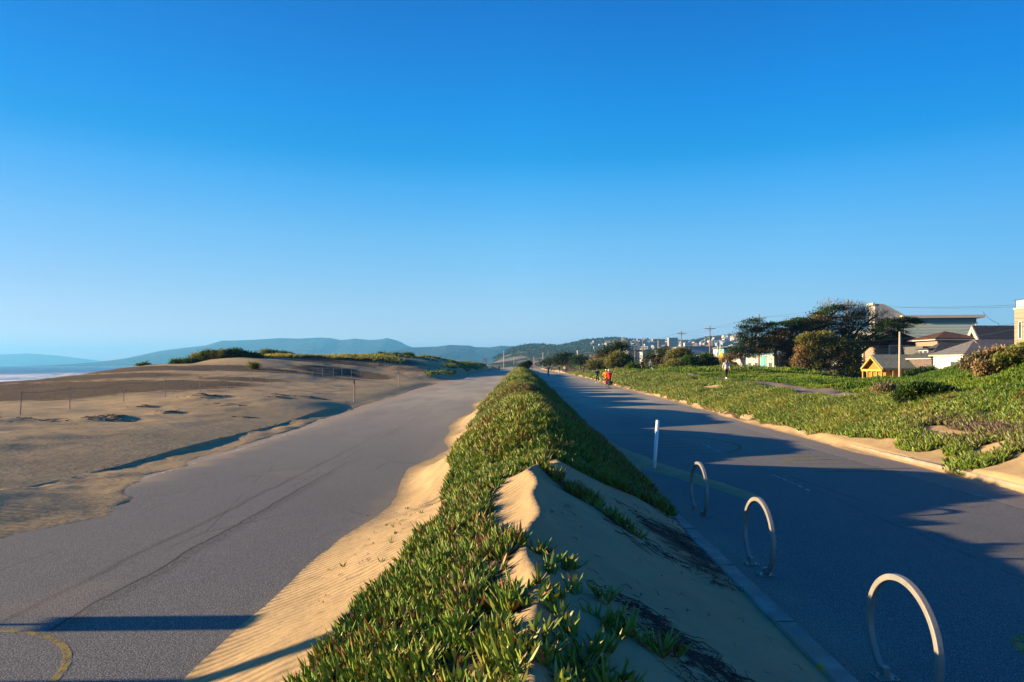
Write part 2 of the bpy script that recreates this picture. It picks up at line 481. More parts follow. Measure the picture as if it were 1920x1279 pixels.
# warp distance so that far control points carry as much as near ones
def wY(Y): return 30 * np.log(np.maximum(np.asarray(Y, float), 2) / 10 + .3)
def wX(X, Y): return np.asarray(X, float) / (np.maximum(np.asarray(Y, float), 2) * .02 + .6)
lp = []
def LPX(x, y, Y): p = px(x, y, Y); lp.append((p[0], p[1], p[2]))
for Y in (4, 7, 10, 14, 18, 24, 30, 40, 50, 62, 75, 90, 110, 140, 180, 240, 320):
    lp.append((-9.75, Y, float(zr(Y)) + .10)); lp.append((-11.4, Y, float(zr(Y)) + (.34 if Y < 12 else .24)))
for Y, z in ((5, .75), (9, .76), (13, .62), (19, .46), (25, .44)):
    lp.append((-13.5, Y, z)); lp.append((-17, Y, z + .12)); lp.append((-26, Y, .6)); lp.append((-40, Y, .3))
for x, y, Y in ((38, 778, 27.3), (131, 767, 30.3), (232, 753, 34.5), (310, 743, 38.5), (375, 735, 42.7), (470, 726, 50.7), (585, 714, 65.6), (641, 708, 76.6), (677, 706, 86),
                (195, 785, 26), (295, 775, 29), (385, 745, 36), (555, 746, 38), (20, 803, 21),
                (0, 717, 62), (60, 713, 64), (120, 706, 66), (200, 700, 72), (240, 690, 80), (270, 686.5, 86), (300, 685.5, 90), (345, 688, 88),
                (370, 679, 92), (400, 672, 92), (430, 669, 92), (470, 670, 94), (500, 671, 97), (520, 668, 100), (560, 669, 106), (620, 670, 110), (660, 670, 115), (700, 668, 122), (740, 665.5, 130),
                (770, 667, 138), (800, 669, 150), (830, 674, 160), (860, 678, 180), (900, 681.5, 210),
                (300, 695, 70), (370, 695, 72), (450, 692, 75), (540, 690, 80), (600, 700, 78), (640, 692, 88), (700, 690, 98), (760, 692, 100), (800, 698, 92), (840, 692, 110), (870, 690, 130),
                (340, 720, 50), (200, 722, 52), (80, 727, 50), (450, 708, 62), (560, 704, 70)):
    LPX(x, y, Y)
for Y in (40, 60, 80, 100, 130): lp.append((-90, Y, -1.5))
for X, Y, z in ((-60, 90, -.5), (-60, 110, 1.0), (-55, 130, 1.0), (-45, 150, 2.5), (-40, 180, 2.5), (-32, 220, 2.6), (-30, 300, 2.4), (-90, 200, -2), (-90, 320, -2), (-18, 260, 2.8), (-16, 320, 2.2), (-70, 60, -.5), (-60, 30, -.6), (-90, 10, -3)):
    lp.append((X, Y, z))
_fl = tps([(float(wX(a, b)), float(wY(b)), c) for a, b, c in lp], .15)
def z_left(X, Y):
    X = np.asarray(X, float); Y = np.asarray(Y, float)
    z = _fl(wX(X, Y), wY(Y))
    a = sm(-X, 10.5, 14)
    z = z + a * (.10 * fbm(X * .22 + 3, Y * .22, 41, 3) * sm(Y, 8, 30) + .05 * fbm(X * .9, Y * .9, 43)) + sm(-X, 13, 22) * .35 * fbm(X * .09, Y * .12, 47, 3) * sm(Y, 45, 90)
    # long low wind shadows, aligned with the sea wind
    z = z + a * .055 * fbm(X * .35 + Y * .1, Y * 1.3, 51, 3)
    # steep little scarp and hollows around half buried debris
    for cx, cy, r, hgt in ((-15.8, 26, .8, .14), (-15.1, 29.2, .45, .10), (-19.5, 21, .7, .16), (-16.8, 36.5, .9, .14), (-13.3, 37.5, .5, .05), (-17.4, 31.5, .5, .08), (-14.4, 40.5, .7, .08), (-12.5, 41, .6, .06)):
        d = ((X - cx) / r) ** 2 + ((Y - cy) / (r * 1.2)) ** 2
        z = z + hgt * np.exp(-d) * (1.0 + .8 * fbm(X * 3, Y * 3, 61)) - hgt * .55 * np.exp(-(((X - cx - r * 1.2) / r) ** 2 + ((Y - cy) / (r * 1.4)) ** 2))
    # kerb foot: sand lies against and over the kerb, and in lobes on the road
    k = 1 - sm(-X - .05 * fbm(Y * 1.6, 2.2, 77), 9.60, 9.72)          # 1 on the road side of the kerb line
    buried = np.clip(sm(Y, 13.6, 12.2) + sm(Y, 31.0, 38), 0, 1)
    lobe_x = np.interp(Y, [0, 8, 9.5, 10.3, 11.4, 12.0, 12.9, 13.6, 14.8, 15.6, 17, 18.6, 20.5, 23, 26, 30, 34, 40, 50, 60, 80, 110, 150, 300], [-7.2, -7.3, -7.55, -7.35, -6.75, -7.1, -7.3, -7.9, -8.2, -8.5, -8.3, -8.75, -8.5, -8.7, -8.6, -8.9, -8.8, -9.2, -9.0, -9.6, -9.3, -9.8, -9.4, -9.4]) + .1 * fbm(Y * .9, 1.1, 71)
    toe = np.clip((lobe_x - X) / 2.2, -.2, 1)
    zk = np.where(toe > 0, .008 + .27 * np.clip(toe, 0, 1) ** 1.4 * buried + .05 * toe * (1 - buried), .4 * toe) + .02 * (fbm(X * 1.5, Y * 1.2, 73) - .1)
    zk = zk + .13 * (1 - buried) * np.clip(fbm(Y * .55, X * .5, 79) + .1, 0, 1) * sm(-X, 8.5, 9.2)
    zk = zk + zr(Y)
    s = sm(-X, 9.0, 11.2) * buried + (1 - buried) * (1 - k)
    z = z * s + zk * (1 - s)
    return z

rp = []
for Y in (4, 8, 12, 16, 20, 25, 30, 40, 50, 62, 75, 90, 110, 150, 220, 320):
    rp.append((9.9, Y, float(zr(Y)) + .12)); rp.append((10.6, Y, float(zr(Y)) + (.22 if Y < 20 else .34)))
def RPX(x, y, Y): p = px(x, y, Y); rp.append((p[0], p[1], p[2]))
for X, Y, z in ((13.0, 24, 1.05), (13.2, 28, 1.16), (14.2, 36, 1.14), (14.8, 42, 1.14), (15.5, 50, 1.16), (16.2, 60, 1.2), (17.0, 75, 1.35), (17.3, 90, 1.55), (17.0, 110, 1.72), (16.0, 150, 1.75),
                (17.2, 42, 1.1), (18.2, 60, 1.15), (19.2, 85, 1.45), (19.2, 106, 1.65), (15.4, 30, 1.1), (16, 35, 1.1), (14.0, 20, 1.0), (12.6, 20, .95), (12.0, 15, .85), (14, 14, 1.35), (17, 18, 1.9), (19, 22, 2.3), (12.3, 30, .95), (12.8, 40, .85), (13.4, 55, .8), (14, 75, .95), (14, 100, 1.2), (14.5, 140, 1.3),
                (11, 9, .6), (14, 8, 1.5), (22, 12, 3.0), (26, 20, 3.6), (35, 22, 3.2),
                (22, 60, 1.45), (24, 80, 1.6), (30, 93, 1.7), (38, 93, 1.5), (26, 70, 1.4), (24, 110, 1.7), (30, 130, 1.6), (22, 150, 1.8), (30, 180, 1.6), (20, 220, 1.7), (20, 320, 1.6), (34, 110, 1.4),
                (44, 60, -.2), (44, 80, -.5), (44, 100, -.5), (44, 130, -.3), (44, 200, -.2), (42, 320, 0), (70, 60, -.5), (70, 120, -.5), (70, 250, 0), (70, 30, 0), (50, 30, 1.0)):
    rp.append((X, Y, z))
for x, y, Y in ((1918, 646, 34), (1850, 680, 38), (1800, 690, 41), (1750, 702, 45), (1690, 714, 50), (1640, 716, 56), (1600, 714, 62), (1540, 708, 68), (1450, 702, 78), (1920, 700, 27), (1920, 740, 22), (1850, 720, 27), (1800, 735, 27), (1700, 735, 33), (1650, 738, 32)):
    RPX(x, y, Y)
_fr = tps([(float(wX(a, b)), float(wY(b)), c) for a, b, c in rp], .1)
def z_right(X, Y):
    X = np.asarray(X, float); Y = np.asarray(Y, float)
    z = _fr(wX(X, Y), wY(Y))
    a = sm(X, 10.1, 12)
    z = z - .25 * sm(X, 19, 24) * sm(Y, 34, 42) * sm(Y, 84, 70)
    z = z + a * (.26 * fbm(X * .5, Y * .4, 81, 4) + .04 * fbm(X * 2, Y * 2, 83, 3))
    z = z + .3 * sm(X, 15, 19) * sm(Y, 16, 24) * (fbm(X * .33, Y * .3, 91, 3) - .1)
    z = z + a * sm(X, 15, 12.5) * .22 * fbm(X * .3, Y * .13, 85, 2)
    # the toe of sand outside the kerb
    s = sm(X, 10.02, 9.9)
    toe = np.clip((X - (9.72 + .35 * fbm(Y * .35, 5, 87))) / .35, -.3, 1)
    zk = zr(Y) + np.where(toe > 0, (.05 + .13 * sm(fbm(Y * .5, 9, 89), -.15, .35)) * toe, .3 * toe * .2) + .01
    z = z * (1 - s) + zk * s
    return z
def grid(x, y, zf, drop=None):
    XX, YY = np.meshgrid(x, y); ZZ = zf(XX, YY)
    V = np.stack([XX, YY, ZZ], -1).reshape(-1, 3)
    nx, ny = len(x), len(y); i = np.arange(nx - 1)[None] + nx * np.arange(ny - 1)[:, None]
    F = np.stack([i, i + 1, i + nx + 1, i + nx], -1).reshape(-1, 4)
    return V, F, XX.ravel(), YY.ravel(), ZZ.ravel()
def steps(a, b, f, mn, mx=1e9):
    o = [a]
    while o[-1] < b: o.append(o[-1] + min(mx, max(mn, f * abs(o[-1]))))
    o[-1] = b
    return np.array(o)

# masks of what grows where
def ell(X, Y, cx, cy, rx, ry):
    return np.exp(-(((X - cx) / rx) ** 2 + ((Y - cy) / ry) ** 2))
def veg_median(X, Y):
    X = np.asarray(X, float); Y = np.asarray(Y, float)
    n = fbm(X * 2.2, Y * 1.6, 101)
    xl = np.interp(Y, [2, 4.2, 6, 7.7, 9, 9.6, 10.4, 13, 19, 38, 60, 200], [-1.75, -1.5, -1.29, -1.2, -.9, -.85, -1.12, -1.32, -1.6, -1.85, -1.8, -1.8]) + .14 * n + .10 * fbm(Y * .6, 2, 102)
    xr = np.interp(Y, [2, 3.4, 4.0, 4.4, 4.9, 5.5, 6.1, 6.6, 7.2, 8, 8.7, 9.2, 9.7, 10.0], [.1, .04, -.08, -.04, -.12, -.05, -.1, -.24, -.36, -.36, -.28, -.24, -.12, .0]) + .16 * n
    near = sm(X, xl - .04, xl + .04) * sm(X, xr + .04, xr - .04) * sm(Y, 10.6, 10.3)
    line = 10.05 + .28 * X + .16 * n + .35 * np.exp(-((X - .45) / .35) ** 2)
    bulk = sm(X, xl - .04, xl + .04) * sm(Y, line, line + .15) * sm(X, 2.62 + .12 * n, 2.5 + .12 * n)
    # strip of tufts running down the shaded slope
    t = np.clip((X - .2) / .95, 0, 1); ys = 9.45 - 1.25 * t
    strip = np.exp(-((Y - ys) / (.17 + .05 * n)) ** 2) * sm(X, .05, .2) * sm(X, 1.25, 1.1)
    strip2 = np.exp(-((Y - (8.1 - (X - 1.1) * .5)) / .1) ** 2) * sm(X, 1.0, 1.1) * sm(X, 1.5, 1.4) * .8
    sandp = np.zeros_like(X)
    for cx, cy, rx, ry in ((.0, 36.8, .5, 1.5), (.35, 38.5, .7, 1.2), (-.6, 44, .5, 2.0), (.3, 47, .6, 2.2), (-.2, 52, .9, 2.0), (.5, 57, .6, 1.6), (-.5, 17.0, .25, .6), (.4, 24.8, .35, .5), (-.3, 66, .7, 1.5), (-.05, 31.3, .5, .7), (.55, 30, .35, .55), (-.75, 33.2, .35, .7), (-.9, 12.9, .12, .3), (-.25, 6.35, .25, .22), (-.15, 9.1, .2, .25), (-.35, 3.75, .2, .14), (-.05, 4.3, .22, .1)):
        sandp = np.maximum(sandp, ell(X, Y, cx, cy, rx, ry))
    m = np.maximum(np.maximum(near, bulk), np.maximum(strip, strip2))
    return m * (1 - sm(sandp + .25 * n, .45, .7)) * sm(fbm(X * 4, Y * 3, 109) + .62 + .6 * far_(Y), .1, .4)
def far_(Y): return sm(Y, 10, 12)
PATH = [(20.5, 22.5), (15.2, 27.5), (14.3, 31), (15.4, 40), (16.6, 50), (17.6, 60), (18.8, 85), (19.2, 108), (18, 160), (15.5, 260)]
def path_mask(X, Y):
    X = np.asarray(X, float); Y = np.asarray(Y, float)
    cx = np.interp(Y, [27, 29, 31, 35, 42, 50, 60, 85, 108, 160, 260], [14.0, 14.3, 14.7, 15.4, 16.3, 17.1, 17.9, 18.9, 19.2, 18, 15.5])
    return sm(np.abs(X - cx), 1.35, 1.0) * sm(Y, 27.2, 28.6) * (X > 11)
def veg_right(X, Y):
    X = np.asarray(X, float); Y = np.asarray(Y, float)
    n = fbm(X * 1.1, Y * .9, 121); n2 = fbm(X * .5, Y * .4, 125)
    edge = np.interp(Y, [8, 13, 15.5, 18, 20, 22, 26, 40, 80, 300], [11.6, 11.3, 11.2, 11.0, 10.45, 10.05, 9.85, 9.85, 9.9, 10.0]) + .35 * n + .15 * n2
    m = sm(X, edge - .1, edge + .12)
    for cx, cy, rx, ry in ((10.45, 15.6, .75, .75), (10.75, 18.4, .5, .8), (11.4, 13.6, .9, .5), (10.9, 17.0, .35, .4), (12.0, 16.5, .6, .8)):
        m = np.maximum(m, sm(ell(X, Y, cx, cy, rx, ry) + .15 * n, .35, .55))
    s = np.zeros_like(X)
    for cx, cy, rx, ry in ((11.75, 18.6, .42, 1.5), (12.3, 14.8, .5, .6), (11.3, 16.4, .4, .5), (14.0, 33, .5, 1.5), (15.8, 60, .6, 3), (13.4, 48, .5, 3), (16.3, 75, .6, 4), (11.2, 24, .25, .7), (11.5, 38, .3, 1.5), (16.3, 90, .8, 6), (11.2, 55, .3, 2)):
        s = np.maximum(s, ell(X, Y, cx, cy, rx, ry))
    m = m * (1 - sm(s + .3 * n, .42, .62)) * (1 - path_mask(X, Y))
    return m * sm(n + n2 + 1.5, .5, .8)

# ------------------------------------------------------------------ the setting
# far ground sheet that reaches the hills; the beach falls away to the sea on the left
def z_ground(X, Y):
    z = np.interp(X, [-20000, -400, -120, -80, -20, -11, 10.5, 22, 34, 44, 200, 20000], [-30, -12, -5.5, -2.6, -.8, -.3, -.3, -.3, -.5, -1.4, -1.2, -1.2])
    beyond = sm(Y, 260, 420)
    zb = np.interp(X, [-20000, -400, -150, -60, -30, -14, 11, 16, 60, 20000], [-30, -12, -5, .5, 1.6, .6, .6, 1.3, .5, .5])
    return z * (1 - beyond) + zb * beyond + .3 * fbm(X * .02, Y * .02, 3) * sm(Y, 250, 500) * (np.abs(X) > 14)
xs = np.unique(np.r_[np.linspace(-15000, -400, 12), np.linspace(-400, -60, 30), np.linspace(-60, 100, 60), np.linspace(100, 1500, 25), np.linspace(1500, 15000, 12)])
ys = np.unique(np.r_[np.linspace(-2000, -20, 8), np.linspace(-20, 600, 90), np.linspace(600, 3000, 30), np.linspace(3000, 15000, 12)])
V, F, a, b, c = grid(xs, ys, z_ground)
def ground_material():
    t = NT('scrub_ground')
    n = t.noise(.05, 6); n2 = t.noise(.6, 4)
    c = t.mix(t.ramp(n, .4, .6), (.11, .12, .045), (.30, .24, .16))
    c = t.mix(t.ramp(n2, .4, .7), c, (.06, .08, .03))
    return t.out(c, t.bump(n2, .3), .95)
npmesh('ground', V, F, ground_material(), kind='structure')

# sea with lines of surf
def sea_material():
    t = NT('sea_water')
    q = t.xyz()
    mv = t.map(t.P(), rot=(0, 0, R(3)), scale=(1, .16, 1))
    w = t.noise(.12, 6, t.map(t.P(), scale=(.6, 1, 1)), .65)
    c = t.mix(t.noise(.02, 4), (.018, .05, .06), (.03, .075, .085))
    # surf zone: streaks that run along the shore, only near it
    band = t.ramp(t.ma('ADD', q[0], t.ma('MULTIPLY', t.ma('SUBTRACT', t.noise(.006, 3), .5), 120)), -480, -300)
    fo = t.noise(.05, 6, t.map(t.P(), scale=(1, .22, 1)), .7, 1.2)
    f = t.ma('MULTIPLY', t.ramp(fo, .44, .52), band)
    swash = t.ramp(t.ma('ADD', q[0], t.ma('MULTIPLY', fo, 40)), -150, -120)
    f = t.ma('MAXIMUM', f, t.ma('MULTIPLY', swash, .7))
    c = t.mix(f, c, (.72, .74, .76))
    return t.out(c, t.bump(w, 1.2), t.ramp(f, 0, 1, .25, .9), Specular_IOR_Level=.5)
sx = np.r_[np.linspace(-30000, -1500, 20), np.linspace(-1400, -95, 120)]
sy = np.r_[np.linspace(-3000, 0, 10), np.linspace(20, 1500, 170), np.linspace(1600, 24000, 40)]
def z_sea(X, Y):
    near = sm(X, -700, -250)
    w = np.sin((X + 30 * fbm(X * .002, Y * .004, 5)) * .12) ** 3
    return -4 + near * .55 * np.clip(w, 0, 1) * (vn(X * .01, Y * .008, 9) * 1.6) + .12 * fbm(X * .05, Y * .03, 7)
V, F, a, b, c = grid(sx, sy, z_sea)
npmesh('sea', V, F, sea_material(), kind='structure')

# roads
def road(name, x0, x1):
    x = np.linspace(x0, x1, 18); y = steps(-12, 1150, .03, .5, 12)
    V, F, a, b, c = grid(x, y, lambda X, Y: zr(Y) + .06 * 0)
    return npmesh(name, V, F, ASPHALT, kind='structure')
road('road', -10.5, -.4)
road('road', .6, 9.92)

# dunes on the left
x = -np.r_[steps(6.4, 9.3, 0, .12), steps(9.33, 9.95, 0, .03), steps(10.05, 12, 0, .12), steps(12.2, 30, .012, .1), steps(30.5, 95, .02, .1)][::-1]
y = steps(2.5, 330, .009, .07)
V, F, XX, YY, ZZ = grid(np.unique(x), y, z_left)
grav = np.zeros_like(XX)
for cx, cy, rx, ry, k in ((-36, 47, 15, 9, 1.15), (-30, 40, 7, 5, .9), (-48, 62, 20, 7, .9), (-27, 52, 8, 5, .8), (-24, 60, 6, 4, .6), (-40, 74, 10, 5, .9), (-33, 76, 8, 4, .8), (-22, 84, 6, 6, 1.1), (-26, 74, 9, 4, .8), (-19, 72, 5, 4, .5), (-30, 100, 12, 8, .7), (-16, 100, 5, 10, .5), (-24, 112, 9, 10, .8), (-70, 70, 20, 20, 1)):
    grav = np.maximum(grav, 1.35 * k * ell(XX, YY, cx, cy, rx, ry))
npmesh('sand_dunes', V, F, SAND, attrs=dict(veg=np.zeros_like(XX), gravel=grav, ripple=-(sm(-XX, 6, 7) * sm(-XX, 13, 10) * sm(YY, 18, 13)) * 1.0, path=np.zeros_like(XX)), kind='structure')

# median drift
V, F, XX, YY, ZZ = grid(np.r_[steps(-3.6, 2.9, 0, .05), steps(2.95, 5.8, 0, .1)], np.r_[steps(1.2, 14, 0, .05), steps(14.1, 60, 0, .16), steps(60.5, 1100, .012, .5)], z_median)
vm = veg_median(XX, YY)
dirt = ell(XX, YY, 2.1, 8.6, .8, 1.6) * .9 + ell(XX, YY, 2.9, 10.6, .5, 1.2) * .5
npmesh('median_sand', V, F, SAND, attrs=dict(veg=vm, gravel=dirt * .75, ripple=sm(XX, .8, -.6) * (YY < 60) + .7 * ell(XX, YY, 1.6, 5.5, .7, 2.2), path=np.zeros_like(XX)), kind='structure')

# bank on the right
V, F, XX, YY, ZZ = grid(np.r_[steps(9.4, 14, 0, .08), steps(14.15, 30, 0, .22), steps(30.8, 75, 0, 1.2)], steps(4, 330, .008, .1), z_right)
npmesh('planted_bank', V, F, SAND, attrs=dict(veg=veg_right(XX, YY), gravel=.35 * ell(XX, YY, 11.8, 16, 1.5, 4), ripple=np.zeros_like(XX), path=path_mask(XX, YY)), kind='structure')

# ------------------------------------------------------------------ kerbs and road markings
def concrete():
    t = NT('concrete')
    n = t.noise(3, 5); n2 = t.noise(60, 3)
    c = t.mix(t.ramp(n, .35, .65), (.22, .19, .15), (.29, .25, .195)); c = t.mix(t.ramp(n2, .5, .8, 0, .5), c, (.22, .19, .16))
    return t.out(c, t.bump(n2, .01), .9)
CONC = concrete()
def kerb(name, xin, xout, up, y0, y1, rim, mat):
    ys = steps(y0, y1, .01, .15, 3)
    prof = [(xin, -.2), (xin + (.012 if xout > xin else -.012), up - .02), (xin + (.03 if xout > xin else -.03), up), (xout, up), (xout, -.2)]
    V, F = [], []
    for y in ys:
        w = .018 * float(fbm(y * .9, xin, 3)); d = .012 * float(fbm(y * 4, xin, 5))
        for x, z in prof: V.append((x + w, y, z + float(zr(y)) + (d if z > 0 else 0)))
    n = len(prof)
    for i in range(len(ys) - 1):
        for k in range(n - 1):
            a = i * n + k; F.append((a, a + 1, a + 1 + n, a + n))
    F.append(tuple(range(n))); F.append(tuple(range(len(V) - 1, len(V) - n - 1, -1)))
    me = bpy.data.meshes.new(name); me.from_pydata(V, [], F); me.update()
    o = link(name, me, mat); o['kind'] = 'structure'
    return o
kerb('kerb', -9.66, -9.85, .075, 12.9, 32.4, 0, CONC)
kerb('kerb', 9.93, 10.12, .13, 4, 200, 0, CONC)
def yellow_kerb():
    t = NT('yellow_kerb')
    q = t.xyz(); n = t.noise(9, 5, None, .7)
    c = t.mix(t.ramp(t.noise(4, 4), .4, .6), (.22, .20, .17), (.30, .27, .22))
    f = t.ma('MULTIPLY', t.ramp(n, .48, .6), t.ma('MULTIPLY', t.ramp(q[0], 2.44, 2.41), t.ramp(q[1], 6.6, 5.4)))
    c = t.mix(f, c, (.50, .24, .02)); jn = t.ma('ABSOLUTE', t.ma('SUBTRACT', t.ma('FRACT', t.ma('MULTIPLY', q[1], .55)), .5)); c = t.mix(t.ramp(jn, .012, .004), c, (.03, .03, .03)); c = t.mix(t.ramp(t.noise(1.7, 5, None, .7), .5, .62, 0, .8), c, (.30, .22, .14))
    return t.out(c, t.bump(n, .01), .85)
kerb('kerb', 2.36, 2.56, .11, 2.5, 60, 0, yellow_kerb())

WHITE = paint_material('worn_white_paint', (.72, .72, .70), .52, 5)
WHITE2 = paint_material('faded_white_paint', (.62, .62, .60), .6, 5)
YEL = paint_material('yellow_paint', (.38, .28, .07), .46, 7)
YEL2 = paint_material('faded_yellow_paint', (.27, .22, .08), .46, 5)
def strip(name, pts, w, mat, lift=.008):
    """flat painted band along points (x, y)"""
    V, F = [], []
    pts = [Vector((p[0], p[1], 0)) for p in pts]
    for i, p in enumerate(pts):
        t = (pts[min(i + 1, len(pts) - 1)] - pts[max(i - 1, 0)]).normalized(); nrm = Vector((-t.y, t.x, 0)) * w / 2
        for s in (-1, 1):
            q = p + nrm * s; V.append((q.x, q.y, float(zr(q.y)) + lift))
    for i in range(len(pts) - 1): F.append((2 * i, 2 * i + 2, 2 * i + 3, 2 * i + 1))
    me = bpy.data.meshes.new(name); me.from_pydata(V, [], F); me.update()
    if me.polygons[0].normal.z < 0: me.flip_normals()
    o = link(name, me, mat); o['kind'] = 'structure'; return o
def merge_strips(name, L, mat, lift=.003):
    V, F = [], []
    for pts, w in L:
        pts = [Vector((p[0], p[1], 0)) for p in pts]; n0 = len(V)
        for i, p in enumerate(pts):
            t = (pts[min(i + 1, len(pts) - 1)] - pts[max(i - 1, 0)]).normalized(); nrm = Vector((-t.y, t.x, 0)) * w / 2
            for s in (1, -1):
                q = p + nrm * s; V.append((q.x, q.y, float(zr(q.y)) + lift))
        F += [(n0 + 2 * i, n0 + 2 * i + 1, n0 + 2 * i + 3, n0 + 2 * i + 2) for i in range(len(pts) - 1)]
    me = bpy.data.meshes.new(name); me.from_pydata(V, [], F); me.update()
    o = link(name, me, mat); o['kind'] = 'structure'; return o
merge_strips('road_marking', [([(-8.3, y) for y in np.arange(8, 130, 1.5)], .075)], WHITE)
merge_strips('road_marking', [([(8.8, y) for y in np.arange(4, 160, 1.5)], .10)], WHITE2)
merge_strips('road_marking', [([(-4.95, y), (-4.95, y + 1.4)], .06) for y in (29.5, 44, 58, 72)] + [([(5.78, y), (5.78, y + 2.0)], .055) for y in (13.6, 19.6, 30, 41)], WHITE)
def arc(cx, cy, r, a0, a1, n=26): return [(cx + r * math.cos(R(a0 + (a1 - a0) * i / n)), cy + r * math.sin(R(a0 + (a1 - a0) * i / n))) for i in range(n + 1)]
merge_strips('road_marking', [(arc(-4.95, 5.15, 1.28, -60, 100), .065), (arc(-4.95, 5.15, .62, -20, 60), .07)], YEL)
merge_strips('road_marking', [(arc(4.88, 5.85, .5, 100, 460), .1)], YEL)
merge_strips('road_marking', [(arc(4.2, 21.5, 2.6, -50 + 0, 120), .12)] + [([(2.9 + .25 * k, 19 + .75 * k), (5.6 - .1 * k, 19.3 + .75 * k)], .1) for k in range(6)], YEL2)
merge_strips('road_marking', [([(6.9 + .1 * k, 16.0 + .65 * k), (9.0 - .12 * k, 16.2 + .65 * k)], .13) for k in range(5)], YEL2)
merge_strips('road_marking', [([(6.75, 17.7), (7.2, 18.05), (7.8, 18.2), (8.3, 18.0)], .18)], YEL)

# ------------------------------------------------------------------ small-leaf plants as stuff
def orth(D):
    a = np.zeros_like(D); a[:, 2] = 1
    a[np.abs(D[:, 2]) > .9] = (1, 0, 0)
    Sx = np.cross(D, a); Sx /= np.linalg.norm(Sx, axis=1, keepdims=True) + 1e-9
    return Sx, np.cross(D, Sx)
def leaves(P, D, L, W, C, lod=0, bend=.18, tip=None):
    """many tapering leaves at once; lod 0 has three rings, 1 has two, 2 is a flat blade of four vertices, 3 a three-sided spike"""
    n = len(P); D = D / (np.linalg.norm(D, axis=1, keepdims=True) + 1e-9)
    Sx, N = orth(D); L = L[:, None]; W = W[:, None]
    up = np.array([0, 0, 1.0])[None]
    if tip is None: tip = C
    if lod == 2:
        pts = [P - Sx * W * .35, P + D * L * .55 + Sx * W * .6 + up * L * bend * .3, P + D * L + up * L * bend, P + D * L * .5 - Sx * W * .6 + up * L * bend * .3]
        V = np.stack(pts, 1).reshape(-1, 3); F = np.array([[0, 1, 2], [0, 2, 3]]); cc = np.stack([C * .8, C, tip, C], 1).reshape(-1, 3); k = 4
    else:
        if lod == 0: rings = [(0, .5), (.35, 1.0), (.78, .75)]
        elif lod == 1: rings = [(0, .55), (.5, 1.0)]
        else: rings = [(0, .8)]
        pts, cc = [], []
        for t, r in rings:
            for a in range(3):
                an = 2 * math.pi * a / 3
                pts.append(P + D * L * t + up * L * bend * t * t + (Sx * math.cos(an) + N * math.sin(an)) * W * r * .5)
                cc.append(C * (.85 if t == 0 else 1) * (1 - t * .0) + (tip - C) * max(0, t - .5))
        pts.append(P + D * L + up * L * bend); cc.append(tip)
        V = np.stack(pts, 1).reshape(-1, 3); cc = np.stack(cc, 1).reshape(-1, 3); k = len(pts); F = []
        for i in range(len(rings) - 1):
            for a in range(3):
                p, q = i * 3 + a, i * 3 + (a + 1) % 3; F += [[p, q, q + 3], [p, q + 3, p + 3]]
        b = (len(rings) - 1) * 3
        F += [[b, b + 1, k - 1], [b + 1, b + 2, k - 1], [b + 2, b, k - 1]]; F = np.array(F)
    FF = (F[None] + (np.arange(n) * k)[:, None, None]).reshape(-1, 3)
    return V, FF, cc
class Leaves:
    def __init__(s): s.V, s.F, s.C, s.n = [], [], [], 0
    def add(s, VFC):
        V, F, C = VFC; s.V.append(V); s.F.append(F + s.n); s.C.append(C); s.n += len(V)
    def build(s, name, mat, parent=None, smooth=False):
        return npmesh(name, np.concatenate(s.V), np.concatenate(s.F), mat, parent, smooth, col=np.clip(np.concatenate(s.C), 0, 1))
def scatter(n, x0, x1, y0, y1, dens):
    """points on the ground plane with probability dens(X, Y) in 0..1"""
    X = rng.uniform(x0, x1, n); Y = rng.uniform(y0, y1, n)
    k = rng.uniform(0, 1, n) < dens(X, Y); return X[k], Y[k]
def tufts(X, Y, Z, nl, L, W, colf, lod, spread=.9, rise=.0, lean=(0, 0), bend=.32, up=.62, jit=.4):
    """nl leaves fan out of every point"""
    n = len(X); X = np.repeat(X, nl); Y = np.repeat(Y, nl); Z = np.repeat(Z, nl)
    m = len(X); an = rng.uniform(0, 2 * np.pi, m); s = spread * rng.uniform(.35, 1.1, m)
    tl = np.repeat(rng.normal(0, .45, (n, 2)), nl, 0)
    D = np.stack([np.cos(an) * s + tl[:, 0] + lean[0], np.sin(an) * s + tl[:, 1] + lean[1], np.full(m, up)], 1)
    l = L * rng.uniform(1 - jit, 1 + jit, m); w = W * rng.uniform(.8, 1.25, m)
    hz = np.repeat(rng.uniform(-.2, 1, n) * rise, nl) + rng.uniform(-.5, 1, m) * rise * .4
    P = np.stack([X + .15 * l * D[:, 0], Y + .15 * l * D[:, 1], Z + hz - .1 * l], 1)
    C, T = colf(X, Y, m)
    return leaves(P, D, l, w, C, lod, bend, T)
def mixc(a, b, t): return np.asarray(a)[None] * (1 - t[:, None]) + np.asarray(b)[None] * t[:, None]
def ice_colour(X, Y, m):
    """fresh to olive green with red, yellow and dead brown leaves in drifts"""
    p = sm(fbm(X * .8, Y * .6, 201) + .25 * rng.normal(size=m), -.1, .6)
    C = mixc((.13, .24, .030), (.31, .35, .045), p * .7 + .3 * rng.random(m))
    C = C * rng.uniform(.75, 1.2, (m, 1))
    red = (fbm(X * 1.7, Y * 1.3, 203) + rng.normal(size=m) * .28) > np.where(X < 5, .60, .78)
    C[red] = np.array([.30, .10, .03]) * rng.uniform(.6, 1.3, (red.sum(), 1))
    dead = rng.random(m) < .05 + .5 * ell(X, Y, .1, 27.8, 1.3, 2.2) * (X < 5) + .25 * sm(fbm(X * .5, Y * .35, 205), .3, .7) * (X < 5)
    C[dead] = np.array([.22, .13, .06]) * rng.uniform(.5, 1.5, (dead.sum(), 1))
    T = C.copy(); k = rng.random(m) < .35
    k &= rng.random(m) < np.where(Y > 10, .45, 1.0); T[k] = T[k] * .35 + np.array([.34, .07, .03]) * .65
    return C, T
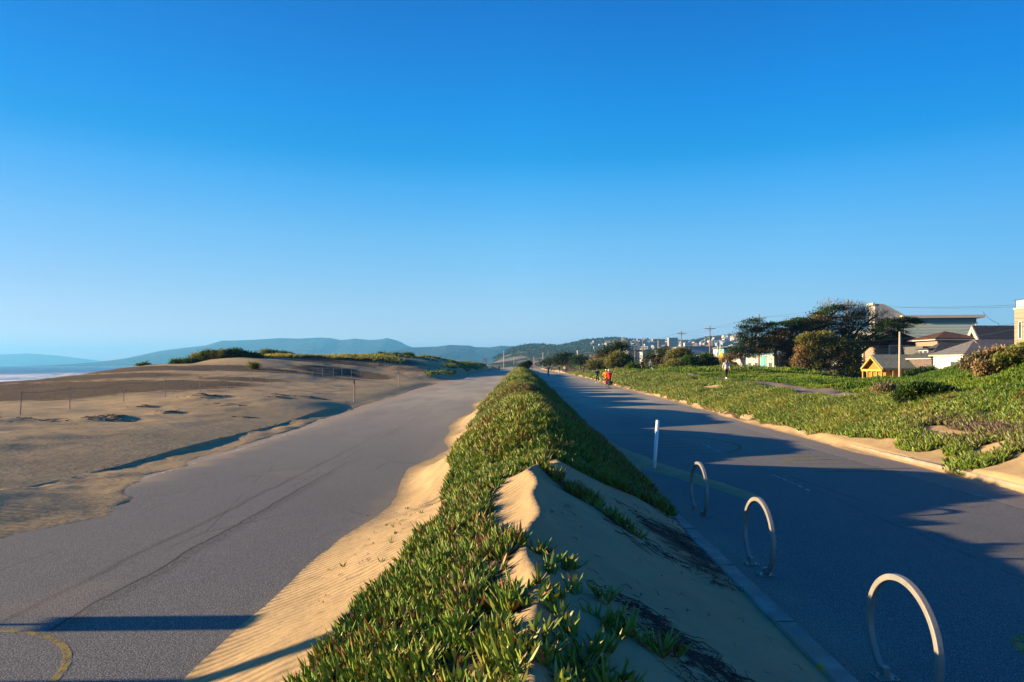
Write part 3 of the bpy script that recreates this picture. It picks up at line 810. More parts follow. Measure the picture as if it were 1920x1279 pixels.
def green_colour(c1, c2, brown=.05, bc=(.20, .14, .07)):
    def f(X, Y, m):
        p = sm(fbm(X * .35, Y * .25, 211) + .3 * rng.normal(size=m), -.5, .5)
        C = mixc(c1, c2, p) * rng.uniform(.7, 1.25, (m, 1))
        d = rng.random(m) < brown + .3 * sm(fbm(X * .3, Y * .2, 213), .3, .6) * (brown > 0)
        C[d] = np.array(bc) * rng.uniform(.6, 1.4, (d.sum(), 1))
        return C, C * 1.1
    return f

ice = Leaves()
def ice_block(n, x0, x1, y0, y1, nl, L, W, lod, rise, **k):
    X, Y = scatter(n, x0, x1, y0, y1, lambda X, Y: veg_median(X, Y) > rng.uniform(.3, .75, len(X)))
    if y1 < 16:      # hummocks and dark gaps in the near mat
        g = fbm(X * 5.5, Y * 5.5, 113, 3)
        k_ = (g > -.22 + .1 * rng.normal(size=len(X))) | (rng.random(len(X)) < .12); X, Y, g = X[k_], Y[k_], g[k_]
        ice.add(tufts(X, Y, z_median(X, Y) + .07 * np.clip(g, -.3, .7), nl, L, W, ice_colour, lod, rise=rise, **k))
    else: ice.add(tufts(X, Y, z_median(X, Y), nl, L, W, ice_colour, lod, rise=rise, **k))
ice_block(5200, -1.9, 1.3, 2.6, 5.2, 7, .088, .0195, 0, .05, spread=.95, bend=.4)
ice_block(6200, -1.7, 1.5, 5.2, 7.6, 7, .085, .0195, 0, .05, spread=.95, bend=.4)
ice_block(6500, -1.7, 2.7, 7.6, 10.6, 7, .09, .020, 1, .06, spread=.95, bend=.4)
ice_block(21000, -1.9, 2.7, 10.2, 15, 6, .085, .019, 1, .09)
ice_block(26000, -2.0, 2.7, 15, 22, 5, .085, .023, 1, .10)
ice_block(34000, -2.3, 2.7, 22, 36, 5, .095, .030, 3, .10)
ice_block(32000, -2.3, 2.7, 36, 66, 4, .13, .045, 3, .12)
ice_block(14000, -2.3, 2.7, 66, 135, 4, .22, .085, 3, .16)
# scattered young shoots on the bare sand beside the mat
lone = [(x, y) for x, y in [(.16, 5.55), (.33, 5.35), (.42, 5.5), (.24, 5.1), (.40, 4.85), (.62, 4.95), (.55, 4.5), (.62, 4.42), (.75, 4.5), (.70, 4.62), (.95, 4.45), (.98, 4.5), (.9, 4.38),
        (.30, 4.2), (.36, 4.05), (.42, 3.95), (.47, 4.08), (.40, 3.78), (.33, 3.85), (.50, 3.72), (.55, 3.78), (.25, 3.6), (.30, 3.45), (.22, 3.75), (.14, 4.0), (.18, 3.5), (.38, 3.4), (.1, 3.7), (.2, 4.35), (.12, 4.6), (.23, 4.5)]]
lx, ly = [], []
for x, y in lone:
    for k in range(4): lx.append(x + random.gauss(0, .035)); ly.append(y + random.gauss(0, .035))
lx, ly = np.array(lx), np.array(ly)
ice.add(tufts(lx, ly, z_median(lx, ly), 6, .095, .02, ice_colour, 0, rise=.03, spread=.7, bend=.3))
lx, ly = np.array([-2.05, -2.0, -1.75, -1.62, -1.5, -1.55, -1.9, -1.42]), np.array([7.9, 10.1, 9.5, 8.8, 7.4, 8.2, 11.5, 9.9])
ice.add(tufts(lx, ly, z_median(lx, ly), 5, .06, .012, ice_colour, 1, rise=.01))
tag(ice.build('ice_plant', LEAF), 'fleshy green ice plant mat covering the sand ridge between the roads', 'ice plant', kind='stuff')

# pink flowers
PINK = M('pink_petal', (.75, .05, .42), .6)
def flower(x, y, label):
    z = float(z_median(x, y)) + .095
    mb = MB(); n = 34
    for k in range(n):
        a = 2 * math.pi * k / n; r = .021 + .004 * (k % 2)
        mb.add([(.005 * math.cos(a - .1), .005 * math.sin(a - .1), 0), (r * math.cos(a - .07), r * math.sin(a - .07), .008), (r * 1.08 * math.cos(a), r * 1.08 * math.sin(a), .012), (r * math.cos(a + .07), r * math.sin(a + .07), .008)], [(0, 1, 2, 3)])
    e = empty('flower', (x, y, z)); e.rotation_euler = (R(48), 0, R(-20))
    tag(e, label, 'flower', 'pink flowers in the ice plant')
    mb.build('petals', PINK, e)
    MB().ball((0, 0, .004), .008, .008, .006, 8, 5).build('flower_centre', M('yellow_flower_centre', (.6, .45, .05)), e)
    MB().tube([(0, 0, 0), (0, -.01, -.05), (0, 0, -.09)], .003, 6).build('stem', M('green_stem', (.12, .2, .04)), e)
for p, lab in (((-1.42, 4.0), 'pink flower lowest at the near left edge of the ice plant'), ((-1.02, 6.42), 'pink flower at the left margin of the mat, the left one of the upper two'),
               ((-.72, 6.40), 'pink flower inside the mat just right of the marginal one')):
    flower(*p, lab)

# dead stems washed out of the slope
dead = MB()
def twig(x, y, l, a, mb, r=.006, zf=z_median, wig=.5):
    pts = []; 
    for k in range(6):
        t = k / 5; pts.append((x, y, float(zf(x, y)) + .008 + .025 * math.sin(t * 3.1) * random.random()))
        a += random.gauss(0, wig); x += l / 5 * math.cos(a); y += l / 5 * math.sin(a)
    mb.tube(pts, [r * (1 - .12 * k) for k in range(6)], 5)
for k in range(420):
    t = random.random(); cx = .75 + .75 * t + random.gauss(0, .13); cy = 5.3 - 1.25 * t + random.gauss(0, .16)
    twig(cx, cy, random.uniform(.05, .26), random.uniform(-1.6, .6), dead, random.uniform(.002, .006))
for k in range(110):
    twig(random.uniform(.9, 1.7), random.uniform(3.5, 4.3), random.uniform(.05, .22), random.uniform(0, 6), dead, random.uniform(.002, .005))
for k in range(60):
    t = random.random(); twig(1.3 + .8 * t, 8.0 - .9 * t + random.gauss(0, .1) + (1.6 if k % 2 else 0), random.uniform(.05, .3), -.5, dead, .005)
for k in range(12): twig(random.uniform(.9, 1.6), random.uniform(7.2, 8.6), .35, -.7, dead, .006)
for k in range(46): twig(random.gauss(-1.75, .25), random.uniform(6.5, 11.5), random.uniform(.02, .09), random.uniform(0, 6), dead, random.uniform(.002, .004))
for k in range(60): twig(random.uniform(.3, 2.2), random.uniform(4.5, 9.5), random.uniform(.02, .12), random.uniform(0, 6), dead, random.uniform(.002, .004))
for k in range(160):
    twig(random.gauss(2.15, .18), random.uniform(7.2, 11.3), random.uniform(.05, .25), random.uniform(0, 6), dead, random.uniform(.002, .006))
tag(dead.build('dead_stems', M('dead_ice_plant_stem', (.075, .05, .04), .9, var=.5)), 'tangled dead brown stems lying on the shaded sand slope', 'dead stems', kind='stuff')
pale = MB()
for x, y, l, a in ((1.35, 4.75, .16, 1.0), (1.05, 4.35, .35, 0), (1.2, 4.0, .4, -.9), (1.0, 4.1, .2, -.2), (1.55, 3.75, .3, .3)): twig(x, y, l, a, pale, .0045, wig=.2)
tag(pale.build('dead_stems', M('bleached_stem', (.4, .36, .32), .8)), 'few pale bleached stems among the dark dead ones', 'dead stems', kind='stuff')

# bank on the right: ice plant by the road, low leafy green further up
bank = Leaves()
def bank_colour(X, Y, m):
    C, T = ice_colour(X, Y, m)
    br = np.maximum(ell(X, Y, 12.2, 18.0, .9, 2.6), np.maximum(ell(X, Y, 12.6, 15.2, 1.2, 1.6), ell(X, Y, 11.6, 14.2, .6, .8))) + .18 * sm(fbm(X * .8, Y * .5, 231), .4, .9)
    k = rng.random(m) < br * .9
    C[k] = np.array([.15, .10, .075]) * rng.uniform(.5, 1.5, (k.sum(), 1)); T[k] = C[k]
    return C, T
def bank_block(n, x0, x1, y0, y1, nl, L, W, lod, rise, colf, dens=None, **k):
    f = dens or (lambda X, Y: veg_right(X, Y) > rng.uniform(.3, .8, len(X)))
    X, Y = scatter(n, x0, x1, y0, y1, f)
    return tufts(X, Y, z_right(X, Y), nl, L, W, colf, lod, rise=rise, **k)
def split(X, Y):   # border between the ice plant strip and the leafy turf
    return np.interp(Y, [8, 14, 20, 27, 30, 60, 110, 300], [14.5, 14.8, 15.5, 14.5, 13.6, 16.2, 17.2, 15]) + 1.2 * fbm(X * .3, Y * .25, 241)
low = lambda X, Y: (veg_right(X, Y) > rng.uniform(.3, .8, len(X))) & (X < split(X, Y) + rng.normal(0, .4, len(X)))
high = lambda X, Y: (veg_right(X, Y) > rng.uniform(.3, .8, len(X))) & (X > split(X, Y) + rng.normal(0, .4, len(X)))
bank.add(bank_block(9000, 9.9, 16.5, 8, 15, 5, .13, .025, 1, .12, bank_colour, low))
bank.add(bank_block(20000, 9.9, 16.5, 15, 22, 5, .10, .026, 1, .11, bank_colour, low))
bank.add(bank_block(42000, 9.9, 16.5, 22, 36, 5, .105, .032, 3, .11, bank_colour, low))
bank.add(bank_block(48000, 9.9, 17, 36, 64, 4, .13, .045, 3, .12, bank_colour, low))
bank.add(bank_block(26000, 9.9, 18, 64, 140, 4, .24, .09, 3, .14, bank_colour, low))
tag(bank.build('ice_plant', LEAF), 'ice plant carpet on the bank along the right road', 'ice plant', kind='stuff')
turf = Leaves()
GC = green_colour((.05, .115, .014), (.16, .22, .025), .04, (.17, .14, .05))
turf.add(bank_block(42000, 13, 32, 10, 28, 4, .11, .05, 2, .09, GC, high, spread=1.2, up=.8))
turf.add(bank_block(60000, 13, 36, 28, 48, 4, .13, .06, 2, .08, GC, high, spread=1.2, up=.8))
turf.add(bank_block(56000, 13, 42, 48, 80, 4, .18, .09, 2, .08, GC, high, spread=1.2, up=.8))
turf.add(bank_block(42000, 13, 44, 80, 150, 3, .38, .17, 2, .16, GC, high, spread=1.2, up=.8))
turf.add(bank_block(16000, 13, 44, 150, 300, 3, .7, .3, 2, .2, GC, high, spread=1.2, up=.8))
tag(turf.build('leafy_turf', FOL), 'bright green low leafy ground cover beyond the footpath', 'ground cover', kind='stuff')
# ragged edge growth on the dunes
bg_ = Leaves()
def dgrass(n, x0, x1, y0, y1, dens, L, W, c1, c2, nl=10, lean=(.5, 0)):
    X, Y = scatter(n, x0, x1, y0, y1, dens)
    bg_.add(tufts(X, Y, z_left(X, Y), nl, L, W, green_colour(c1, c2, .03), 2, spread=.5, rise=.1, lean=lean, up=1.0, bend=-.1))
def dens_l(lst, k=.6, s=1.0): return lambda X, Y: (sum(ell(X, Y, *e) for e in lst) + .5 * fbm(X * .5 * s, Y * .5 * s, 251)) > k + rng.normal(0, .08, len(X))
ydl = [(X_(505, 98), 98, 3, 3), (X_(545, 102), 102, 2.5, 3), (X_(600, 108), 108, 3.5, 4), (X_(640, 110), 110, 3.5, 5), (X_(675, 114), 112, 3.5, 5), (X_(705, 118), 116, 3, 5), (X_(725, 122), 118, 2, 4)]
dgrass(9000, -50, -15, 85, 130, dens_l(ydl), .55, .10, (.17, .16, .06), (.34, .30, .10))
gdl = [(X_(715, 112), 112, 4, 5), (X_(760, 135), 138, 5, 4), (X_(720, 128), 128, 5, 3), (X_(840, 100), 104, 2.0, 3), (X_(880, 125), 112, 2.5, 5), (X_(850, 170), 170, 8, 8), (X_(880, 190), 200, 7, 15), (X_(830, 160), 160, 4, 5), (-12.5, 140, 1.6, 25), (-12, 92, 1.0, 4), (X_(905, 220), 230, 6, 25)]
dgrass(16000, -50, -10.6, 85, 260, dens_l(gdl, .5), .5, .16, (.10, .15, .03), (.22, .24, .06), 8, (.2, 0))
tag(bg_.build('beach_grass', FOL), 'yellow green beach grass along the crest of the dunes', 'beach grass', kind='stuff')
# driftwood and stalks on the sand hollows
db = MB()
for cx, cy, r, n in ((-15.8, 26, .8, 60), (-15.1, 29.2, .4, 30), (-19.5, 21, .6, 40), (-16.8, 36.5, 1.1, 70), (-13.3, 37.5, .7, 40), (-17.4, 31.5, .5, 16), (-14.4, 40.5, .8, 30), (-12.5, 41, .7, 30), (-11.6, 28.6, .4, 8), (-17, 24.2, 1.2, 20), (-14.0, 33, .8, 14)):
    for k in range(n): twig(cx + random.gauss(0, r * .6), cy + random.gauss(0, r * .5), random.uniform(.1, .45), random.uniform(-.6, .6), db, random.uniform(.006, .02), z_left)
for k in range(30): twig(random.gauss(-9.72, .04), random.uniform(13, 32), random.uniform(.05, .3), 1.5, db, .008, z_left, .2)
tag(db.build('washed_up_debris', M('old_debris', (.10, .075, .055), .95, var=.5)), 'dark twigs and debris half buried in the sand field', 'debris', kind='stuff')
# ------------------------------------------------------------------ hills and mountains
def ridge_land(name, prof, Y0, Y1, mat, z0=0.0, amp=.1, nx=260, ny=40, back=1.35, skew=None, seed=300):
    """land that rises from Y0 to a crest at Y1 whose height follows the profile, then falls again"""
    xs = np.linspace(prof[0][0], prof[-1][0], nx)
    top = np.interp(xs, [p[0] for p in prof], [p[1] for p in prof])
    ts = np.r_[np.linspace(0, 1, ny), np.linspace(1.05, back, 6)]
    V = []
    for t in ts:
        Y = Y0 + (Y1 - Y0) * t
        zt = EYE - (top - CY) / FP * Y1
        X = (xs - CX) / FP * (Y * .5 + Y1 * .5)
        s = t ** 1.25 if t <= 1 else max(0, 1 - (t - 1) * 2.2)
        rough = fbm(X / (Y1 * .035), np.full_like(X, Y / (Y1 * .035)), seed, 5) + .6 * np.abs(fbm(X / (Y1 * .09), np.full_like(X, Y / (Y1 * .2)), seed + 5, 3))
        z = z0 + (zt - z0) * s + rough * amp * (zt - z0).clip(5) * (4 * min(t, 1) * (1 - min(t, 1)) * .9 + .04)
        V.append(np.stack([X, np.full_like(X, Y), z], -1))
    V = np.array(V); ny = len(ts); i = np.arange(nx - 1)[None] + nx * np.arange(ny - 1)[:, None]
    F = np.stack([i, i + 1, i + nx + 1, i + nx], -1).reshape(-1, 4)
    return npmesh(name, V.reshape(-1, 3), F, mat, kind='structure'), V
def hill_material(name, c1, c2, c3, sc, cliff=None):
    t = NT(name)
    n = t.noise(sc, 6, None, .6); n2 = t.noise(sc * 6, 5, None, .7)
    c = t.mix(t.ramp(n, .4, .62), c1, c2); c = t.mix(t.ramp(n2, .5, .62), c, c3)
    if cliff is not None:
        q = t.xyz()
        f = t.ma('MULTIPLY', t.ramp(q[0], 200, 60), t.ramp(t.noise(.012, 4, t.map(t.P(), scale=(1, .25, .8))), .46, .56))
        f = t.ma('MULTIPLY', f, t.ramp(q[2], 46, 26))
        c = t.mix(f, c, cliff)
    return t.out(c, t.bump(n2, 1 / sc * .2), 1.0, Specular_IOR_Level=.05)
MTN = hill_material('mountain_scrub', (.03, .045, .05), (.06, .07, .065), (.02, .03, .035), .002)
ridge_land('mountain', [(-500, 700), (-300, 672), (-60, 668), (0, 665), (50, 662.5), (100, 666), (150, 672), (200, 678), (260, 684), (330, 690)], 8600, 10200, MTN, 0, .06, seed=310)
ridge_land('mountain', [(150, 690), (200, 678), (240, 671), (280, 662.5), (300, 658), (360, 650.5), (385, 648), (415, 639), (440, 638.5), (480, 637), (525, 634), (560, 635), (600, 633), (620, 634), (640, 638), (665, 635), (690, 637.5), (700, 637.5), (715, 636), (726, 634), (738, 637), (748, 640), (766, 649), (790, 656), (830, 665), (900, 690)], 5000, 6500, MTN, 0, .12, seed=320)
ridge_land('mountain', [(560, 690), (640, 676), (720, 662), (766, 652), (790, 651), (820, 650), (840, 647), (880, 648), (890, 651), (920, 651.5), (940, 648.5), (965, 650), (990, 649), (1010, 652), (1060, 655), (1150, 660), (1300, 690)], 3600, 4700, MTN, 0, .14, seed=330)
HILL = hill_material('wooded_hillside', (.035, .05, .025), (.06, .075, .035), (.022, .035, .018), .012, (.30, .24, .18))
hprof = [(925, 688), (935, 673), (946, 665), (957, 659), (967, 655), (986, 651.5), (1014, 650), (1029, 652), (1053, 652), (1076, 647), (1092, 643), (1115, 640), (1139, 638.5), (1158, 638), (1170, 641), (1195, 642), (1230, 645), (1260, 644), (1290, 645), (1320, 639), (1345, 635), (1370, 633), (1392, 636), (1420, 640), (1500, 648), (1600, 652), (1750, 655), (2000, 660)]
_, HV = ridge_land('hill', hprof, 800, 2000, HILL, 0.5, .16, nx=300, ny=46, seed=340)
def hill_at(pxx, t):
    """surface point of the hill at column pxx of its profile and depth fraction t"""
    u = (pxx - hprof[0][0]) / (hprof[-1][0] - hprof[0][0]) * (HV.shape[1] - 1); v = t * 45
    i, j = int(np.clip(u, 0, HV.shape[1] - 2)), int(np.clip(v, 0, 44)); a, b = u - i, v - j
    return (HV[j, i] * (1 - a) * (1 - b) + HV[j, i + 1] * a * (1 - b) + HV[j + 1, i] * (1 - a) * b + HV[j + 1, i + 1] * a * b)
# wood along the crest and over the slopes
wd = Leaves()
wp = []
for k in range(3600):
    x = random.uniform(935, 1800); 
    if x > 1170 and random.random() < .75: t = random.uniform(.93, 1.0)
    else: t = random.uniform(.25, 1.0) if random.random() < .6 else random.uniform(.95, 1.0)
    if x < 1010 and t < .55: continue
    wp.append(hill_at(x, t))
wp = np.array(wp); rr = rng.uniform(3.0, 7.5, len(wp))
m = 22; P = np.repeat(wp, m, 0); rad = np.repeat(rr, m)
d = rng.normal(size=P.shape); d /= np.linalg.norm(d, axis=1, keepdims=True)
P = P + d * (rad * rng.uniform(.5, 1, len(P)) ** .5)[:, None] * np.array([1.2, 1.2, .7]) + np.array([0, 0, 1]) * (rad * .55)[:, None]
Cw = mixc((.035, .055, .02), (.07, .085, .03), rng.random(len(P)))
wd.add(leaves(P, d + np.array([.2, 0, .1]), rad * .8, rad * .55, Cw, 2, 0.))
tag(wd.build('far_wood', FOL), 'dark wood along the crest of the hazy far hill', 'wood', kind='stuff')

# town on the hillside
WINDARK = M('dark_window_glass', (.03, .045, .06), .15, spec=.6)
TW = [M('town_wall_white', (.48, .47, .45)), M('town_wall_cream', (.42, .37, .30)), M('town_wall_grey', (.30, .31, .33)), M('town_wall_pink', (.38, .26, .21)), M('town_wall_blue', (.28, .34, .40))]
TR = [M('town_roof_grey', (.16, .16, .17)), M('town_roof_brown', (.20, .12, .08)), M('town_roof_pale', (.40, .40, .40))]
def town_house(i):
    e = empty('hillside_house', (0, 0, 0)); w, l, h = 8 + 2 * (i % 3), 11, 7 + (i % 2) * 2.5
    b = MB()
    if i % 3 == 0: b.prism([(0, -3), (w, -3), (w, h), (w / 2, h + 2.4), (0, h)], 0, l)
    else: b.box(0, 0, -3, w, l, h)
    b.build('wall', TW[i % 5], e)
    r = MB()
    if i % 3 == 0: r.prism([(-.4, h - .1), (w / 2, h + 2.55), (w + .4, h - .1), (w + .4, h + .2), (w / 2, h + 2.9), (-.4, h + .2)], -.4, l + .4)
    else: r.box(-.3, -.3, h + .003, w + .3, l + .3, h + .5)
    r.build('roof', TR[i % 3], e)
    for z in (1.2, 4.2) + ((6.8,) if h > 8 else ()):
        for a in (1.2, w / 2 + .6): MB().box(a, -.08, z, a + w / 2 - 2, .05, z + 1.4).build('window', WINDARK, e)
        MB().box(-.08, 2, z, .05, 5, z + 1.4).build('window', WINDARK, e)
    return e
protos = [town_house(i) for i in range(10)]
GL = 'tiny pale house packed among many on the hazy far hillside'
cnt = 0
used_p = set()
def put_house(x, t, i, sc=1.0):
    global cnt
    p = hill_at(x, t)
    o = protos[i] if i not in used_p else copy_tree(protos[i]); used_p.add(i)
    o.location = (p[0], p[1], p[2] + 1.5); o.rotation_euler = (0, 0, random.uniform(-.35, .35)); o.scale = (sc, sc, sc)
    tag(o, GL, 'house', 'houses on the far hillside'); cnt += 1
random.seed(21)
for k in range(10): put_house(1180 + 33 * k, random.uniform(.62, .9), k)
while cnt < 292:
    r = random.random()
    if r < .62: x, t = random.uniform(1145, 1600), random.uniform(.45, .93)
    elif r < .8: x, t = random.uniform(1090, 1180), random.uniform(.35, .75)
    else: x, t = random.uniform(1180, 1420), random.uniform(.75, .95)
    if x < 1290 and t > .93: continue
    put_house(x, t, random.randrange(10), random.uniform(.8, 1.25))

# ------------------------------------------------------------------ buildings
def siding(name, col, pitch=6.5, var=.06, dep=.02):
    t = NT(name); q = t.obj()
    w = t.wave(pitch / 6.28 * 1.0, q, 0, 0, 0, 'Z')
    n = t.noise(1.2, 4, q); st = t.noise(1.5, 4, t.map(q, scale=(3, 3, .3)))
    c = t.mix(n, tuple(x * (1 - var) for x in col), tuple(x * (1 + var) for x in col))
    c = t.mix(t.ramp(st, .5, .8, 0, .3), c, tuple(x * .7 for x in col))
    c = t.mix(t.ramp(w, .12, 0, 0, .5), c, tuple(x * .55 for x in col))
    return t.out(c, t.bump(w, dep), .8)
def shingle(name, col, sc=2.4):
    t = NT(name); q = t.obj()
    v = t.voro(sc * 2.2, t.map(q, scale=(1, 1, 2)), 'Color'); n = t.noise(2, 4, q)
    c = t.mix(n, tuple(x * .75 for x in col), tuple(x * 1.25 for x in col))
    c = t.mix(.3, c, v, 'SOFT_LIGHT'); w = t.wave(1.6, q, 1, 1, 1, 'Z')
    return t.out(c, t.bump(w, .03), .95, Specular_IOR_Level=.1)
GLASS = M('window_glass', (.05, .08, .11), .08, var=.3, sc=1, spec=.8)
FRW = M('white_trim', (.50, .49, .46), .6)
FRD = M('dark_trim', (.05, .05, .05), .5)
def window(parent, face, a0, z0, a1, z1, frame=FRW, mull=1, pos=0.0, dpt=.06):
    """face 'w' looks to -X (a runs along Y), face 's' looks to -Y (a runs along X)"""
    def bx(mb, a, b, c, d, o0, o1):
        if face == 'w': mb.box(pos - o1, a, c, pos - o0, b, d)
        else: mb.box(a, pos - o1, c, b, pos - o0, d)
    f = MB(); t = .08
    bx(f, a0 - t, a0, z0 - t, z1 + t, -.02, dpt); bx(f, a1, a1 + t, z0 - t, z1 + t, -.02, dpt)
    bx(f, a0, a1, z1, z1 + t, -.02, dpt); bx(f, a0, a1, z0 - t, z0, -.02, dpt + .02)
    for k in range(1, mull + 1):
        a = a0 + (a1 - a0) * k / (mull + 1); bx(f, a - .03, a + .03, z0, z1, -.02, dpt - .01)
    fo = f.build('window', frame, parent)
    g = MB(); bx(g, a0, a1, z0, z1, -.02, .02); g.build('pane', GLASS, fo)
def roof_gable_x(e, x0, x1, y0, y1, ze, zr_, mat, th=.16, ov=.35):
    ym = (y0 + y1) / 2; s = (zr_ - ze) / (ym - y0); zo = ze - s * ov
    r = MB(); r.prism([(y0 - ov, zo), (ym, zr_ + .004), (y1 + ov, zo), (y1 + ov, zo + th), (ym, zr_ + th * 1.2), (y0 - ov, zo + th)], x0 - ov, x1 + ov, 'x')
    return r.build('roof', mat, e)
def roof_hip(e, x0, x1, y0, y1, ze, zt, mat, ov=.35, name='roof'):
    x0 -= ov; x1 += ov; y0 -= ov; y1 += ov
    w, l = x1 - x0, y1 - y0
    if w > l: r0, r1 = (x0 + l / 2, (y0 + y1) / 2), (x1 - l / 2, (y0 + y1) / 2)
    else: r0, r1 = ((x0 + x1) / 2, y0 + w / 2), ((x0 + x1) / 2, y1 - w / 2 + .01)
    v = [(x0, y0, ze), (x1, y0, ze), (x1, y1, ze), (x0, y1, ze), (x0, y0, ze + .12), (x1, y0, ze + .12), (x1, y1, ze + .12), (x0, y1, ze + .12), (*r0, zt), (*r1, zt)]
    fs = MB().box(x0 - .02, y0 - .03, ze - .10, x0 + .05, y1 + .03, ze - .002).box(x0 + .055, y0 - .03, ze - .10, x1 + .03, y0 + .04, ze - .002)
    fs.build('fascia', FRW, e)
    if w > l: f = [(4, 5, 9, 8), (5, 6, 9), (6, 7, 8, 9), (7, 4, 8)]
    else: f = [(4, 5, 8), (5, 6, 9, 8), (6, 7, 9), (7, 4, 8, 9)]
    return MB().add(v, f + [(0, 1, 5, 4), (1, 2, 6, 5), (2, 3, 7, 6), (3, 0, 4, 7), (3, 2, 1, 0)]).build(name, mat, e)
def walls(e, x0, x1, y0, y1, z0, z1, mat, gable=None, name='wall'):
    b = MB()
    if gable: b.prism([(y0, z0), (y1, z0), (y1, z1), ((y0 + y1) / 2, gable), (y0, z1)], x0, x1, 'x')
    else: b.box(x0, y0, z0, x1, y1, z1)
    return b.build(name, mat, e)
SIDE_G = siding('sage_siding', (.40, .47, .41), 4.2)
GREYW = M('pale_grey_stucco', (.34, .34, .335), bump=.01)
CREAMW = M('cream_stucco', (.38, .34, .28), bump=.01)
PEACH = siding('peach_siding', (.30, .21, .15), 6)
BROWNR = shingle('brown_shingle_roof', (.10, .055, .04)); DARKR = shingle('charcoal_shingle_roof', (.06, .062, .068)); GREYR = shingle('grey_green_shingle_roof', (.17, .18, .15))
GROOF = shingle('grey_shingle_roof', (.13, .13, .135)); REDR = shingle('rust_shingle_roof', (.15, .075, .045))
CHAR = M('charcoal_render', (.10, .10, .10), bump=.01); BRSH = shingle('brown_wood_shingle', (.14, .11, .10)); WHSH = siding('white_board_siding', (.54, .56, .56), 5)
MULT = shingle('mottled_brown_shingle', (.17, .13, .10), 1.2)

# A: tall sage green house with overhanging flat roof and a grey rooftop room
e = tag(empty('house', (0, 0, 0)), 'big sage green clapboard house with overhanging flat roof above the rooftops', 'house')
walls(e, 61.6, 72.3, 110, 122, -1, 10.0, SIDE_G)
MB().box(60.9, 109.2, 10.003, 73.2, 122.8, 10.45).build('roof', M('roof_fascia_beige', (.42, .38, .34)), e)
MB().box(61.75, 109.86, 9.35, 72.2, 109.997, 9.99).build('frieze', M('sage_dark_trim', (.20, .27, .24)), e)
MB().box(72.16, 109.9, -1, 72.42, 109.997, 9.3).build('corner_board', FRW, e)
b = MB().prism([(57.1, -1), (61.595, -1), (61.595, 10.6), (60.6, 11.2), (58.4, 12.4), (57.1, 12.4)], 110.1, 112.6, 'y')
b.build('tower', GREYW, e)
MB().box(56.75, 110.0, 12.15, 57.095, 112.7, 12.6).build('tower_cornice', CREAMW, e)
MB().box(57.3, 112.605, -1, 61.59, 121, 8.4).build('wing', M('pale_sage_stucco', (.30, .34, .31)), e)
window(e, 's', 60.0, 8.1, 61.4, 9.5, FRD, 0, 110.1)
window(e, 'w', 114, 4.5, 116, 7, FRW, 1, 57.3)
# B: peach siding house with brown roof
e = tag(empty('house', (0, 0, 0)), 'peach clapboard house with brown hipped roof behind the yellow cabin', 'house')
walls(e, 52, 58, 96, 103.6, -1, 5.3, PEACH); roof_hip(e, 52, 58, 96, 103.6, 5.303, 7.3, BROWNR)
MB().box(51.86, 95.86, -1, 51.997, 96.14, 5.3).build('downpipe', FRW, e)
MB().box(51.9, 103.3, -1, 51.997, 103.62, 5.3).build('corner_board', FRW, e)
window(e, 's', 53, 2.6, 54.2, 4.2, FRW, 0, 96)
# white house further left behind the trees
e = tag(empty('house', (0, 0, 0)), 'white house glimpsed between cypress branches left of the peach house', 'house')
walls(e, 50.5, 57, 104.5, 111, -1, 3.6, M('bright_white_render', (.42, .42, .41))); roof_hip(e, 50.5, 57, 104.5, 111, 3.603, 5.2, GROOF)
window(e, 'w', 106, 1.2, 107.2, 2.6, FRD, 0, 50.5); window(e, 'w', 108.4, 1.2, 109.6, 2.6, FRD, 0, 50.5)
# teal and white house
e = tag(empty('house', (0, 0, 0)), 'low white house with teal trim seen under the cypress branches', 'house')
TEAL = M('teal_trim', (.12, .33, .33))
walls(e, 45, 52, 121, 136, -1, 4.3, M('soft_white_render', (.36, .35, .31))); roof_hip(e, 45, 52, 121, 136, 4.303, 5.6, M('teal_roof_edge', (.20, .30, .30)))
MB().box(44.9, 124.6, -1, 44.997, 127.6, 4.3).build('panel', TEAL, e)
for a in (121.8, 125.2, 129.2, 132.8): window(e, 'w', a, 1.2, a + 1.6, 3.0, FRW if a != 125.2 else TEAL, 1, 45)
# yellow cabin
e = tag(empty('cabin', (0, 0, 0)), 'small bright yellow timber cabin with gabled front and grey shingle roof', 'cabin')
YW = M('golden_wood', (.36, .17, .03), .6); YB = M('yellow_beam', (.45, .29, .07), .6)
walls(e, 46.4, 50.5, 86.6, 91.2, -.7, 2.15, YW, 3.55)
roof_gable_x(e, 46.1, 50.4, 86.4, 91.4, 2.2, 3.72, GREYR)
bt = MB(); ym = 88.9
bt.prism([(86.25, 2.02), (88.9, 3.72), (91.55, 2.02), (91.2, 2.0), (88.9, 3.45), (86.6, 2.0)], 45.6, 45.75, 'x'); bt.build('bargeboard', YB, e)
MB().box(45.72, 86.3, 1.72, 45.92, 91.5, 2.0).build('beam', YB, e)
for y in (86.4, 87.6, 88.8, 90.0, 91.2): MB().box(45.74, y - .09, -.7, 45.92, y + .09, 1.718).build('post', YB, e)
for x in (47.2, 48.6, 50.0): MB().box(x - .09, 86.26, -.7, x + .09, 86.44, 1.9).build('post', YB, e)
MB().box(46.0, 86.28, 1.903, 50.6, 86.42, 2.1).build('beam', YB, e)
window(e, 'w', 88.0, -.2, 88.9, 1.3, YB, 0, 46.4, .04); window(e, 's', 48.8, 0, 49.7, 1.2, YB, 0, 86.6, .04)
